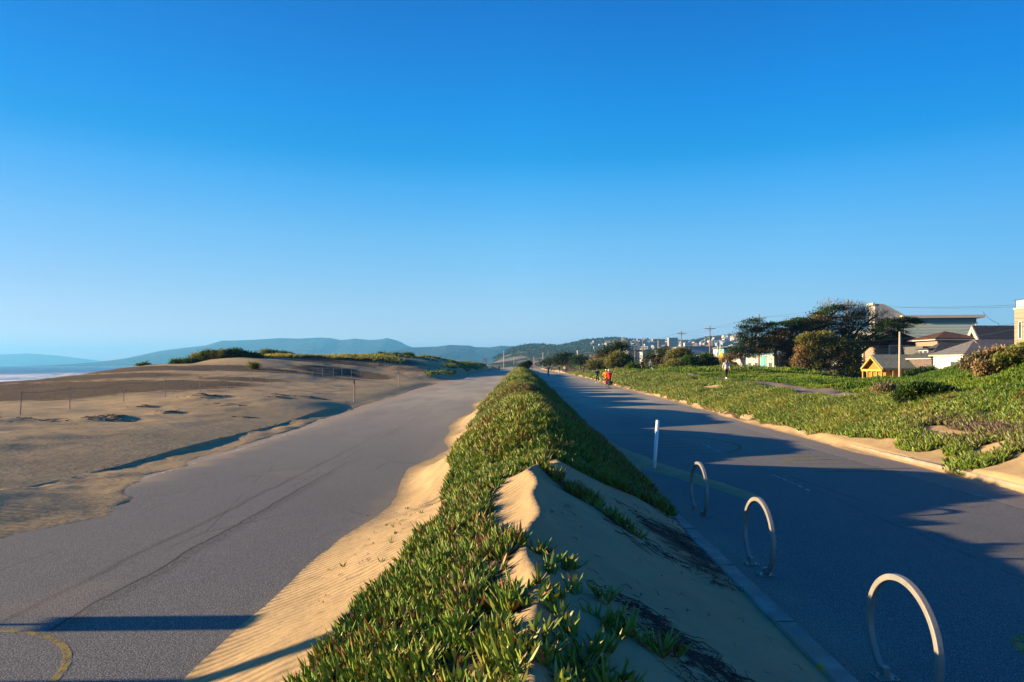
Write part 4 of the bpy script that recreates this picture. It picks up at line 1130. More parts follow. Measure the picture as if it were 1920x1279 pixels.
# D: charcoal house with brown roof
e = tag(empty('house', (0, 0, 0)), 'charcoal modern house with tall window and brown roof behind the street pole', 'house')
walls(e, 52.5, 60, 89, 94.6, -1, 5.0, CHAR); roof_hip(e, 54.5, 60.4, 89.4, 95.2, 5.9, 7.1, BROWNR, .3)
walls(e, 54.9, 60, 89.8, 94.8, 5.003, 5.9, M('peach_render', (.28, .20, .15)), name='upper_wall')
window(e, 'w', 90.3, .8, 91.8, 3.9, FRD, 1, 52.5); window(e, 'w', 92.6, 2.5, 93.8, 3.9, FRD, 0, 52.5); window(e, 's', 53.5, 1, 55, 3, FRD, 0, 89)
# E: low brown shingled house, dark hip roof with dormer
e = tag(empty('house', (0, 0, 0)), 'low brown shingled house with dark hipped roof and small dormer', 'house')
walls(e, 50, 58, 82.9, 87.8, -1, 3.35, BRSH); roof_hip(e, 50, 58, 82.9, 87.8, 3.353, 5.3, DARKR)
walls(e, 50.6, 52.2, 84.6, 86.6, 3.5, 4.45, M('dormer_grey', (.34, .32, .30)), name='dormer')
MB().box(50.3, 84.3, 4.453, 52.6, 86.9, 4.6).build('dormer_roof', DARKR, e)
window(e, 'w', 84.75, 3.75, 85.5, 4.3, FRW, 0, 50.6); window(e, 'w', 85.7, 3.75, 86.45, 4.3, FRW, 0, 50.6); window(e, 'w', 86.6, 0.8, 87.2, 2.2, FRW, 0, 50)
# F: white board house with grey roof and rust coloured porch roof
e = tag(empty('house', (0, 0, 0)), 'white board house with grey hip roof and rust coloured porch roof', 'house')
walls(e, 50, 57, 76.6, 82.6, -1, 3.7, WHSH); roof_hip(e, 50, 57, 76.6, 82.6, 3.703, 5.5, GROOF)
MB().add([(50.0, 76.2, 3.62), (54, 76.2, 3.62), (54, 78.6, 4.6), (51.6, 78.6, 4.75), (50.0, 76.2, 3.5), (54, 76.2, 3.5), (54, 78.6, 4.4), (51.6, 78.6, 4.5)], [(0, 1, 2, 3), (7, 6, 5, 4), (0, 4, 5, 1), (1, 5, 6, 2), (2, 6, 7, 3), (3, 7, 4, 0)]).build('porch_roof', REDR, e)
window(e, 'w', 77.6, .6, 79.2, 2.9, FRW, 1, 50); window(e, 's', 52.2, .2, 53.8, 2.9, FRD, 1, 76.6); window(e, 's', 55.4, .8, 56.5, 2.9, FRW, 1, 76.6)
MB().add([(52.6, 77.7, 4.42), (53.8, 77.9, 4.55), (53.8, 78.9, 5.0), (52.6, 78.9, 5.0)], [(0, 1, 2, 3)]).build('skylight', GLASS, e)
# G: cream cube
e = tag(empty('house', (0, 0, 0)), 'small cream flat roofed block rising behind the rust porch roof', 'house')
walls(e, 56, 58.6, 84.5, 88, -1, 5.0, CREAMW)
MB().box(55.8, 84.3, 5.003, 58.8, 88.2, 5.15).build('roof', FRW, e)
window(e, 's', 56.6, 3.2, 57.6, 4.2, FRW, 0, 84.5)
# H: white A-frame gable with dark roof
e = tag(empty('house', (0, 0, 0)), 'white gabled house front with steep dark navy roof', 'house')
WG = M('white_gable_boards', (.40, .38, .33))
walls(e, 60, 68, 87.9, 91.9, -1, 4.6, WG, 7.4); roof_gable_x(e, 60, 68, 87.8, 92.0, 4.6, 7.5, DARKR, .2, .4)
MB().prism([(87.35, 4.0), (89.9, 7.72), (92.45, 4.0), (91.9, 4.0), (89.9, 6.9), (87.9, 4.0)], 59.45, 59.6, 'x').build('bargeboard', WG, e)
window(e, 'w', 89.2, 4.4, 89.8, 5.7, FRW, 0, 60); window(e, 'w', 90.0, 4.4, 90.6, 5.7, FRW, 0, 60); window(e, 'w', 88.4, 3.2, 89.0, 4.5, FRD, 0, 60)
# I: mottled shingle gable with grey roof
e = tag(empty('house', (0, 0, 0)), 'weathered brown shingle gable with mottled grey roof in tree shade', 'house')
walls(e, 53, 61, 77.2, 81.0, -1, 3.6, MULT, 5.2); roof_gable_x(e, 53, 61, 77.2, 81.0, 3.6, 5.3, GROOF, .15, .35)
window(e, 'w', 78.7, 3.4, 79.5, 4.4, FRW, 0, 53)
MB().tube([(57.3, 78.4, 5.0), (57.3, 78.4, 5.9)], .22, 8).build('chimney', M('terracotta', (.42, .15, .08)), e)
# J: beige building at the right edge
e = tag(empty('house', (0, 0, 0)), 'tall beige clapboard building with glass roof railing at the right edge', 'house')
walls(e, 52, 62, 58, 71.8, -1, 8.45, siding('beige_siding', (.30, .225, .17), 4))
rl = MB()
for y in np.arange(58.1, 71.9, 1.5): rl.box(51.97, y - .03, 8.5, 52.03, y + .03, 9.3)
rl.box(51.96, 58, 9.3, 52.04, 71.8, 9.36); rl.build('railing', FRD, e)
MB().box(52.0, 58.1, 8.55, 52.02, 71.6, 9.28).build('glass_panel', M('balcony_glass', (.25, .42, .45), .1, spec=.8), e)
MB().box(51.9, 57.9, 8.35, 62.1, 71.85, 8.5).build('parapet', M('beige_cap', (.5, .4, .32)), e)
window(e, 'w', 70.75, 5.3, 71.1, 7.0, FRW, 0, 52); window(e, 'w', 66, 5, 68, 7, FRW, 1, 52); window(e, 'w', 61, 5, 63, 7, FRW, 1, 52)

# middle distance
def plain(name, label, x0, x1, y0, y1, z1, wm, rm, kind='flat', zt=None, wins=(), cat='building'):
    e = tag(empty(name, (0, 0, 0)), label, cat); walls(e, x0, x1, y0, y1, -1.5, z1, wm)
    if kind == 'flat': MB().box(x0 - .3, y0 - .3, z1 + .004, x1 + .3, y1 + .3, z1 + .4).build('roof', rm, e)
    else: roof_hip(e, x0, x1, y0, y1, z1 + .004, zt, rm)
    for (f, a0, z0, a1, z2) in wins: window(e, f, a0, z0, a1, z2, FRW, 1, x0 if f == 'w' else y0)
    return e
TAN = M('tan_render', (.26, .22, .17)); BLG = M('blue_grey_render', (.30, .35, .40)); PBL = M('pale_blue_metal_roof', (.50, .60, .70), .5)
plain('house', 'tan flat roofed block with dark windows left of the middle utility poles', 52.5, 66, 330, 345, 9.6, TAN, GROOF, wins=[('s', 54 + 3 * k, 4.5, 56 + 3 * k, 8) for k in range(4)] + [('w', 333, 5, 337, 8)])
plain('house', 'white house with dark hipped roof beside a utility pole', 53.5, 60, 262, 272, 8.4, M('warm_white_render', (.40, .37, .31)), DARKR, 'hip', 10.3, [('s', 55, 5, 56.5, 7.4), ('w', 264, 5, 266, 7.4)])
plain('house', 'small white house with dark hipped roof left of its larger neighbour', 50.2, 55.5, 280, 286, 8.0, M('cool_white_render', (.38, .40, .42)), DARKR, 'hip', 9.2, [('w', 282, 5, 284, 7)])
plain('house', 'wide blue grey flat roofed building in the middle distance', 54, 68, 226, 240, 8.4, BLG, M('grey_green_roof', (.16, .2, .18)), wins=[('s', 57.5, 4.5, 58.3, 6.2), ('s', 59.6, 4.5, 60.4, 6.2)])
plain('house', 'low building with pale blue metal roof behind the bushes', 52, 62, 206, 216, 4.6, M('pale_blue_render', (.45, .52, .58)), PBL, 'hip', 6.1, [('s', 54, 2, 56, 4)])
plain('house', 'small pale blue roofed shed left of the larger pale blue roof', 48.5, 52.0, 214, 220, 4.9, TW[0], PBL, 'hip', 6.4)
plain('house', 'teal roofed tower like block right of the tallest utility pole', 55.6, 58.4, 186, 192, 7.0, TEAL, DARKR)
plain('house', 'long grey flat block half hidden left of the cypress grove', 58, 76, 190, 205, 7.4, BLG, GROOF)
plain('house', 'white low house right of the yellow crossing sign', 46.5, 54, 144, 156, 3.9, TW[0], GROOF, 'hip', 5.6, [('w', 146, 1.5, 148, 3), ('s', 48, 1.5, 50, 3)])
def slab(x0, x1, yt, Y, mat, label, wcol=7, wrow=5):
    X0, X1, zt = X_(x0, Y), X_(x1, Y), Z_(yt, Y); e = tag(empty('apartment_block', (0, 0, 0)), label, 'apartments')
    zb = zt - (X1 - X0) * .75 - 8
    MB().box(X0, Y, zb, X1, Y + 14, zt).build('wall', mat, e)
    MB().box(X0 - .5, Y - .5, zt + .02, X1 + .5, Y + 14.5, zt + 1).build('roof', TR[2], e)
    for r in range(wrow):
        for c in range(wcol):
            a = X0 + (X1 - X0) * (c + .25) / wcol; z = zt - 3.2 - r * 3.4
            MB().box(a, Y - .12, z, a + (X1 - X0) / wcol * .5, Y + .05, z + 1.7).build('window', WINDARK, e)
slab(1224, 1247, 636.5, 1500, M('slab_beige', (.32, .26, .21)), 'beige apartment slab on the far ridge, left one of the pair')
slab(1254, 1271, 634, 1520, M('slab_tan', (.34, .28, .235)), 'tan apartment slab on the far ridge, right one of the pair')
slab(1168, 1197, 640.5, 1700, M('slab_grey', (.34, .38, .42)), 'long low grey block on the far ridge left of the slabs', 9, 2)
slab(1284, 1302, 644, 1550, M('slab_white', (.42, .40, .38)), 'white low apartment block on the far ridge right of the slabs', 6, 2)
slab(1083, 1092, 658, 1250, M('slab_pink', (.40, .27, .23)), 'pale pink tower block at the foot of the wooded hill', 4, 3)
e = plain('house', 'white box building on the dune horizon left of the road end', X_(905, 420), X_(911, 420), 420, 428, Z_(673, 420), TW[0], TW[0])
# far pale barrier where the road ends
def rebase(e, x, y, z, rz=0.0):
    """move an Empty to its thing's base without moving the thing"""
    e.location = (x, y, z); e.rotation_euler = (0, 0, rz)
    for c in e.children: c.location = (-x, -y, -z)
for o in list(COL.objects):
    if o.type == 'EMPTY' and o.get('category') in ('house', 'building', 'cabin', 'apartments') and o.location.length < .01 and o.children and o.get('group') is None:
        c = [Vector(v) for k in o.children for v in k.bound_box]
        x0, x1 = min(v.x for v in c), max(v.x for v in c); y0 = min(v.y for v in c); z0 = min(v.z for v in c)
        rebase(o, x0, y0, z0, R(-7) if 'sage' in o['label'] else 0)

# ------------------------------------------------------------------ trees and bushes
BARK = NT('bark'); _n = BARK.noise(6, 5, BARK.map(BARK.obj(), scale=(1, 1, .25)))
BARK = BARK.out(BARK.mix(_n, (.10, .075, .05), (.26, .20, .14)), BARK.bump(_n, .03), .95)
PBARK = NT('pale_bark'); _n = PBARK.noise(5, 5, PBARK.map(PBARK.obj(), scale=(1, 1, .25)))
PBARK = PBARK.out(PBARK.mix(_n, (.20, .15, .10), (.36, .28, .19)), PBARK.bump(_n, .03), .95)
TONE = {'g': ((.028, .065, .014), (.095, .16, .026)), 'd': ((.020, .042, .014), (.060, .095, .024)), 'b': ((.14, .095, .048), (.42, .29, .14)),
        'o': ((.10, .105, .03), (.30, .28, .08)), 'y': ((.10, .13, .02), (.20, .22, .04)), 's': ((.12, .10, .06), (.26, .22, .13))}
def foliage(lobes, Y, kind, leaf, n_per, ref, seed=0, wind=(.5, 0, .12)):
    """lobes: (px, py, rx, ry, tone[, depth offset]) seen at distance Y; kind 'layer' gives flat wind-combed plates, 'bush' rounder leaf clumps, 'thin' sparse twigs"""
    L = Leaves(); s = Y / FP
    for q in lobes:
        x, y, rx, ry, tone = q[:5]; dy = q[5] if len(q) > 5 else 0
        c = np.array([X_(x, Y), Y + dy, Z_(y, Y)]) - ref
        a, b_, cc = rx * s, max(rx, ry) * s * .9, ry * s
        nc = max(8, int(n_per * 2.6 * (a * cc + .5) ))
        d = rng.normal(size=(nc, 3)); d /= np.linalg.norm(d, axis=1, keepdims=True)
        p = c + d * (rng.uniform(.25, 1, (nc, 1)) ** .45) * np.array([a, b_, cc])
        m = 18 if kind != 'thin' else 8
        P = np.repeat(p, m, 0); D0 = np.repeat(d, m, 0)
        r = leaf * (2.0 if kind == 'layer' else 1.5)
        flat = np.array([1.5, 1.3, .28]) if kind == 'layer' else np.array([1, 1, .9])
        P = P + rng.normal(size=P.shape) * r * .55 * flat
        D = rng.normal(size=P.shape) * (.45 if kind == 'layer' else .6) + D0 * .7 + np.array(wind)
        if kind == 'layer': D[:, 2] *= .35
        c1, c2 = TONE[tone]; t = np.repeat(rng.random(nc), m) * .6 + rng.random(len(P)) * .4
        C = mixc(c1, c2, t)
        n = len(P); l = leaf * rng.uniform(.6, 1.5, n); w = leaf * (.5 if kind != 'thin' else .14) * rng.uniform(.7, 1.3, n)
        L.add(leaves(P, D, l, w, C, 2, .05))
    return L
def limb(mb, p0, p1, r0, r1, sag=.12, n=7):
    p0, p1 = Vector(p0), Vector(p1); L = (p1 - p0).length
    off = Vector((random.gauss(0, .08), random.gauss(0, .08), abs(random.gauss(sag, .05)))) * L
    pts = [p0.lerp(p1, t / n) + off * math.sin(math.pi * t / n) + Vector([random.gauss(0, .012 * L) for _ in range(3)]) * (0 < t < n) for t in range(n + 1)]
    mb.tube(pts, [r0 + (r1 - r0) * t / n for t in range(n + 1)], 7)
def tree(name, label, Y, base, lobes, kind='layer', leaf=.3, n_per=26, trunks=(), bark=None, r0=.28, cat='tree', twigs=0, fine=None):
    """base (px, py) at distance Y; trunks: lists of (px, py) way points; a limb is drawn to every lobe from its nearest trunk"""
    ref = np.array(px(base[0], base[1], Y)); e = empty(name, ref)
    tag(e, label, cat); s = Y / FP
    mb = MB(); tops = []
    for tr in (trunks or [[base, (base[0] + 2, base[1] - 8)]]):
        pts = [Vector(px(x, y, Y)) - Vector(ref) for x, y in tr]
        pts[0].z -= .5
        sm_ = [pts[0]]
        for a, b in zip(pts, pts[1:]):
            for k in range(1, 4): sm_.append(a.lerp(b, k / 3) + Vector([random.gauss(0, .05) for _ in range(3)]))
        n = len(sm_); mb.tube(sm_, [r0 * (1 - .6 * k / n) for k in range(n)], 9); tops += sm_[n // 3:]
    for q in lobes:
        c = Vector((X_(q[0], Y), Y + (q[5] if len(q) > 5 else 0), Z_(q[1], Y))) - Vector(ref)
        t0 = min(tops, key=lambda t: (t - c).length + (3 if t.z > c.z + .5 else 0))
        limb(mb, t0, c + Vector((q[2] * s * .3, 0, 0)), r0 * .42, r0 * .10)
        for k in range(1 + twigs):
            an = random.uniform(-.4, 1.2)
            limb(mb, c, c + Vector((q[2] * s * random.uniform(.4, 1.05) * random.choice((1, 1, -1)), random.gauss(0, .6), q[3] * s * an)), r0 * .16, .012, .06, 5)
    mb.build('trunk', bark or BARK, e, smooth=True)
    foliage(lobes, Y, kind, leaf, n_per, ref).build('crown', FOL, e)
    if fine: foliage(fine, Y, 'thin', leaf * 1.6, 20, ref, wind=(.9, 0, .25)).build('bare_twigs', DRY, e)
    return e
# the wind-combed cypress grove
tree('cypress_tree', 'leftmost cypress of the grove, dark layered crown leaning away from the sea', 97, (1392, 699),
     [(1412, 604, 18, 6, 'g'), (1405, 616, 18, 6, 'd'), (1398, 630, 14, 8, 'd'), (1425, 622, 20, 7, 'g'), (1450, 612, 24, 6, 'g'), (1402, 645, 14, 8, 'd'), (1430, 640, 24, 8, 'd'), (1460, 628, 26, 9, 'b'), (1488, 607, 20, 5, 'g'), (1385, 658, 14, 6, 'g'), (1410, 664, 18, 6, 'g'), (1440, 655, 20, 6, 'd'), (1500, 600, 14, 4, 'g'), (1378, 668, 10, 5, 'b'), (1445, 642, 20, 10, 'b'), (1430, 656, 18, 8, 'b')],
     trunks=[[(1392, 699), (1391, 680), (1388, 668), (1400, 650), (1420, 625)]], bark=PBARK, r0=.2)
tree('cypress_tree', 'cypress with straight pale trunk and brown inner crown, second from left in the grove', 98, (1456, 696),
     [(1480, 640, 24, 12, 'b'), (1500, 625, 26, 12, 'b'), (1520, 610, 26, 10, 'b'), (1470, 660, 20, 10, 'b'), (1510, 645, 22, 12, 'b'), (1495, 608, 20, 6, 'g'), (1470, 622, 20, 6, 'g'), (1535, 600, 22, 8, 'b'), (1530, 636, 24, 12, 'b'), (1490, 664, 18, 10, 'b'), (1472, 676, 12, 8, 'b'), (1452, 632, 16, 8, 'd'), (1480, 652, 20, 12, 'b'), (1510, 618, 24, 10, 'b'), (1474, 688, 12, 7, 'b')],
     trunks=[[(1456, 696), (1455, 670), (1455, 655), (1475, 640), (1500, 622)], [(1462, 696), (1466, 676), (1480, 655)], [(1478, 694), (1486, 672), (1500, 650)]], bark=PBARK, r0=.26, n_per=24, twigs=2)
tree('cypress_tree', 'tallest cypress, flat green top plates over the middle of the grove', 98.5, (1502, 699),
     [(1555, 582, 24, 6, 'g'), (1540, 592, 20, 6, 'g'), (1572, 577, 16, 4, 'd'), (1545, 606, 26, 8, 'b'), (1570, 600, 26, 9, 'b'), (1590, 615, 24, 9, 'b'), (1560, 620, 28, 8, 'b'), (1600, 600, 20, 8, 'b'), (1535, 624, 22, 8, 'b')],
     trunks=[[(1502, 699), (1506, 684), (1514, 664), (1530, 640), (1545, 610), (1560, 590)], [(1480, 694), (1492, 660), (1520, 625)]], bark=PBARK, r0=.3, n_per=22, twigs=3,
     fine=[(1560, 573, 22, 6, 's'), (1600, 582, 20, 10, 's'), (1615, 590, 16, 12, 's')])
tree('cypress_tree', 'half bare cypress with thin reaching twigs against the grey tower', 99, (1590, 706),
     [(1600, 622, 22, 8, 'b'), (1620, 612, 14, 5, 'b'), (1590, 632, 20, 6, 'g'), (1575, 628, 18, 6, 'g'), (1605, 590, 10, 4, 'd')],
     trunks=[[(1590, 706), (1588, 670), (1592, 630), (1605, 600)], [(1590, 640), (1615, 612), (1645, 592)]], bark=BARK, r0=.22, n_per=16, twigs=4,
     fine=[(1600, 578, 26, 9, 's'), (1625, 590, 22, 9, 's'), (1650, 590, 22, 7, 's'), (1640, 605, 24, 7, 's'), (1610, 600, 26, 12, 's')])
tree('cypress_tree', 'rightmost cypress of the grove with dark horizontal plates reaching over the roofs', 97, (1606, 708),
     [(1665, 610, 26, 5, 'g'), (1650, 622, 30, 5, 'g'), (1685, 624, 16, 4, 'g'), (1610, 634, 34, 6, 'd'), (1645, 635, 30, 5, 'd'), (1700, 599, 16, 3, 'd'), (1718, 604, 10, 2, 'd'), (1690, 612, 18, 3, 'b'), (1570, 640, 26, 6, 'g'), (1600, 646, 30, 6, 'd'), (1635, 644, 26, 4, 'b'), (1672, 602, 16, 3, 'd')],
     trunks=[[(1606, 708), (1604, 680), (1608, 655), (1625, 635), (1660, 612)], [(1608, 660), (1640, 640), (1680, 622)]], bark=BARK, r0=.26, n_per=30, twigs=1)
tree('shrub_tree', 'olive green broadleaf shrub with crooked trunks in front of the grove', 94.5, (1532, 706),
     [(1515, 640, 22, 14, 'o'), (1545, 655, 24, 14, 'o'), (1570, 645, 22, 12, 'o'), (1590, 665, 22, 14, 'o'), (1530, 685, 20, 12, 'o'), (1560, 680, 24, 14, 's'), (1588, 690, 22, 12, 'o'), (1505, 660, 14, 12, 'b'), (1605, 650, 14, 10, 'o'), (1545, 632, 18, 8, 'o'), (1500, 678, 16, 12, 'b'), (1520, 665, 20, 12, 'o'), (1575, 665, 22, 12, 'b'), (1605, 680, 16, 12, 'o')],
     'bush', .26, 30, trunks=[[(1502, 706), (1506, 690), (1514, 670), (1520, 650)], [(1540, 706), (1535, 690), (1550, 668)], [(1575, 706), (1570, 690), (1580, 670)]], bark=PBARK, r0=.18, twigs=2)
def bush(label, Y, base, lobes, leaf=.25, n_per=34, kind='bush', name='bush', r0=.08):
    return tree(name, label, Y, base, lobes, kind, leaf, n_per, r0=r0, cat='bush')
bush('low dark shrub at the foot of the grove beside the yellow cabin', 93.5, (1600, 712), [(1585, 702, 20, 8, 'd'), (1610, 704, 18, 8, 'g'), (1560, 703, 18, 6, 's'), (1622, 708, 10, 5, 'g')], .2)
bush('clipped dark green hedge under the leftmost cypress', 90, (1410, 700), [(1395, 697, 18, 7, 'g'), (1415, 696, 20, 8, 'g'), (1435, 698, 14, 6, 'd')], .2)
bush('brown leafless bush left of the leftmost cypress', 92, (1368, 702), [(1362, 678, 10, 12, 's'), (1372, 690, 14, 10, 'b'), (1358, 694, 14, 8, 'b'), (1350, 700, 12, 5, 'b')], .22, 40)
bush('long rounded hedge mound with glossy dark leaves near the crossing sign', 100, (1300, 697), [(1250, 692, 18, 5, 'y'), (1268, 686, 20, 8, 'o'), (1290, 682, 20, 10, 'g'), (1312, 680, 20, 11, 'd'), (1330, 680, 16, 11, 'g'), (1343, 686, 10, 9, 'd'), (1325, 671, 14, 5, 'g'), (1275, 691, 24, 4, 'y')], .3, 26)
bush('pale blossomed bush with brown green leaves behind the long hedge', 112, (1272, 694), [(1265, 668, 16, 9, 'o'), (1285, 664, 14, 8, 'o'), (1258, 680, 14, 8, 's'), (1290, 672, 12, 7, 'o'), (1276, 660, 12, 5, 's')], .3, 26)
tree('cypress_tree', 'dark spreading cypress between the two middle utility poles', 125, (1238, 694), [(1232, 664, 20, 6, 'g'), (1248, 660, 14, 5, 'd'), (1222, 674, 16, 7, 'd'), (1240, 676, 20, 8, 'b'), (1218, 684, 14, 8, 'b'), (1240, 686, 18, 7, 'b')], 'layer', .4, 14, trunks=[[(1236, 696), (1234, 680), (1238, 668)]])
tree('cypress_tree', 'windswept dark cypress with a flag-like top left of the utility poles', 135, (1150, 692), [(1156, 648, 12, 5, 'd'), (1165, 645, 8, 4, 'b'), (1146, 655, 14, 6, 'd'), (1160, 658, 16, 6, 'd'), (1134, 664, 14, 6, 'd'), (1150, 667, 20, 6, 'b'), (1172, 652, 8, 3, 'd'), (1124, 671, 10, 5, 'b')], 'layer', .42, 14, trunks=[[(1148, 694), (1148, 676), (1156, 655)]])
bush('big round green brown shrub in front of the tan block', 118, (1165, 692), [(1160, 672, 16, 9, 'o'), (1172, 676, 14, 10, 'g'), (1150, 680, 16, 8, 'o'), (1180, 682, 10, 9, 'd'), (1162, 686, 20, 6, 'd')], .34, 24)
bush('wide grey green shrub bank right of the smaller round tree', 122, (1125, 692), [(1118, 684, 16, 7, 'o'), (1135, 682, 14, 7, 'o'), (1145, 686, 12, 6, 'd'), (1110, 688, 10, 5, 's')], .34, 24)
bush('low shrubs beside the walking couple', 108, (1190, 695), [(1190, 688, 12, 5, 'g'), (1200, 690, 8, 4, 'o'), (1184, 692, 8, 3, 'y')], .3, 24)
tree('cypress_tree', 'round headed dark tree behind the two far walkers', 170, (1088, 690), [(1088, 671, 12, 6, 'g'), (1082, 676, 10, 6, 'd'), (1094, 677, 9, 6, 'd'), (1088, 682, 10, 5, 'd')], 'layer', .5, 9, trunks=[[(1088, 691), (1088, 680)]])
tree('cypress_tree', 'broad dark windswept tree, larger of the distant pair', 200, (1056, 689), [(1058, 668, 14, 5, 'd'), (1066, 665, 8, 4, 'd'), (1052, 675, 14, 6, 'd'), (1067, 674, 8, 6, 'd'), (1062, 682, 12, 5, 'b'), (1044, 679, 8, 5, 'd')], 'layer', .6, 8, trunks=[[(1058, 690), (1058, 676)]])
tree('cypress_tree', 'farthest dark tree rising left of the distant pair', 230, (1033, 689), [(1034, 674, 9, 5, 'd'), (1028, 679, 10, 5, 'd'), (1040, 679, 8, 5, 'd'), (1018, 683, 10, 4, 'd')], 'layer', .6, 7, trunks=[[(1032, 690), (1032, 680)]])
# bush at the end of the visible median
tree('windswept_bush', 'small windswept bush standing on the crest of the median at its far end', 118, (984, 691), [(984, 684, 9, 5, 'd'), (992, 681, 6, 3.5, 'd'), (978, 687, 6, 3, 'd'), (988, 687, 7, 3, 'g')], 'bush', .16, 60, r0=.08, cat='bush')
# shrubs on the grassy hump at the right
def ground_Y(x, y, a=12, b=90):
    Y = np.arange(a, b, .1); X = (x - CX) / FP * Y; yy = CY - FP * (z_right(X, Y) - EYE) / Y
    k = np.where(yy <= y)[0]; return float(Y[k[0]]) if len(k) else 33.0
bush('dry brown leafless bush on the grassy bank at the right', ground_Y(1660, 742), (1660, 742), [(1660, 733, 17, 9, 's'), (1650, 738, 12, 6, 'b'), (1674, 738, 12, 7, 'b')], .10, 190, r0=.03)
bush('low dark green mounded shrub right of the dry brown bush', ground_Y(1745, 750), (1745, 752), [(1712, 736, 20, 10, 'g'), (1745, 737, 26, 12, 'g'), (1775, 743, 18, 9, 'd'), (1730, 746, 34, 8, 'g'), (1700, 745, 14, 8, 'd')], .12, 150, r0=.04)
bush('pale flowered shrub high on the grassy hill at the right edge', ground_Y(1880, 700), (1880, 705), [(1882, 678, 16, 7, 'y'), (1905, 665, 14, 7, 'o'), (1862, 690, 16, 7, 'o'), (1895, 688, 16, 8, 'y'), (1850, 702, 12, 6, 's'), (1840, 690, 8, 6, 'b')], .12, 90, r0=.04)
bush('leafless brown thicket on the hill crest before the white board house', ground_Y(1835, 690), (1835, 690), [(1830, 676, 16, 8, 's'), (1850, 672, 14, 7, 'b'), (1815, 684, 10, 5, 's'), (1872, 664, 10, 6, 'b')], .14, 90, r0=.03)
bush('low dark shrubs hiding the foot of the shingled house', 60, (1735, 702), [(1725, 698, 18, 5, 'd'), (1745, 696, 12, 4, 'g'), (1708, 704, 14, 4, 'd')], .16, 70, r0=.03)
# dune shrubs on the left
def dune_bush(label, Y, base, lobes, **k): return bush(label, Y, base, lobes, .22, 46, **k)
dune_bush('small round green shrub at the left foot of the dune', 90, (350, 688), [(332, 681, 14, 5, 'g'), (352, 682, 16, 7, 'g'), (362, 681, 12, 6, 'd')])
dune_bush('long orange green shrub climbing the left dune', 92, (400, 678), [(372, 670, 16, 5, 'o'), (388, 671, 16, 7, 'o'), (402, 668, 16, 8, 'b'), (395, 664, 20, 4, 'g'), (415, 666, 18, 7, 'o')])
dune_bush('tall dark shrub on the highest part of the left dune', 93, (440, 680), [(430, 663, 18, 6, 'd'), (445, 661, 12, 4, 'd'), (432, 672, 18, 8, 'o'), (445, 673, 14, 8, 'g'), (455, 668, 14, 6, 'g')])
dune_bush('dark rounded shrub ending the hedge on the left dune', 94, (475, 680), [(470, 669, 14, 7, 'd'), (483, 672, 12, 7, 'd'), (492, 677, 8, 4, 'd')])
dune_bush('low dark shrub behind the yellow dune grass', 104, (525, 668), [(510, 664, 14, 4, 'g'), (525, 665, 14, 4, 'd'), (540, 666, 12, 3, 'd'), (500, 662, 12, 4, 'y')])
dune_bush('little green tussock alone on the sand below the shrubs', 76, (475, 688), [(476, 686.5, 8, 1.8, 'o')])
dune_bush('small shrub at the crest right of the sand saddle', 130, (720, 668), [(716, 665, 8, 2.5, 'd'), (765, 666, 12, 3, 'g'), (745, 666, 8, 2, 'd')])
dune_bush('tiny shrub at the tip of the left sand spit', 82, (270, 690), [(270, 687, 12, 2.5, 'g')])

# ------------------------------------------------------------------ poles and wires
WOOD = NT('weathered_pole_wood'); _n = WOOD.noise(5, 4, WOOD.map(WOOD.obj(), scale=(1, 1, .1)))
WOOD = WOOD.out(WOOD.mix(_n, (.14, .09, .06), (.28, .20, .14)), None, .95)
PALEW = NT('pale_pole_wood'); _n = PALEW.noise(5, 4, PALEW.map(PALEW.obj(), scale=(1, 1, .1)))
PALEW = PALEW.out(PALEW.mix(_n, (.32, .25, .18), (.48, .40, .31)), None, .9)
CER = M('insulator_ceramic', (.35, .36, .38), .3)
def utility_pole(pxx, ytop, Y, arms, label, mat=WOOD, r=.16, aw=1.25):
    x, zt = X_(pxx, Y), Z_(ytop, Y); e = tag(empty('utility_pole', (x, Y, -.6)), label, 'utility pole', 'poles along the street')
    h = zt + .6
    MB().tube([(0, 0, -.3), (0, 0, h * .5), (0, 0, h)], [r, r * .85, r * .65], 10).build('pole', mat, e, True)
    out = []
    for dz in arms:
        z = h - dz; a = MB().box(-aw, -.14 - .06, z - .06, aw, -.14 + .06, z + .06)
        a.build('crossarm', mat, e)
        MB().tube([(-aw * .55, -.13, z - .05), (0, -.12, z - .6)], .02, 5).tube([(aw * .55, -.13, z - .05), (0, -.12, z - .6)], .02, 5).build('brace', FRD, e)
        for k in (-1, -.55, .55, 1):
            MB().tube([(k * aw * .93, -.14, z + .06), (k * aw * .93, -.14, z + .13), (k * aw * .93, -.14, z + .24)], [.03, .055, .04], 7).build('insulator', CER, e)
            out.append((x + k * aw * .93, Y - .14, -.6 + z + .25))
    return e, out
P_ = []
P_.append(utility_pole(2080, 560, 49, (.4,), 'wooden utility pole outside the right edge of view carrying the wires'))
P_.append(utility_pole(1590, 562, 103, (.9,), 'utility pole rising out of the top of the cypress grove'))
P_.append(utility_pole(1423, 589, 120, (.7,), 'utility pole whose crossarm shows above the leftmost cypress'))
P_.append(utility_pole(1331, 611, 150, (.6, 2.4), 'tallest bare utility pole with two crossarms left of the grove'))
P_.append(utility_pole(1277.5, 620, 178, (.7,), 'utility pole with one crossarm, next beyond the tallest'))
P_.append(utility_pole(1234, 634, 208, (.35,), 'pale wooden utility pole before the beige apartment slab', PALEW))
P_.append(utility_pole(1205.5, 632, 234, (.8,), 'leftmost brown utility pole of the row'))
WIRE = M('black_wire', (.05, .05, .055), .6)
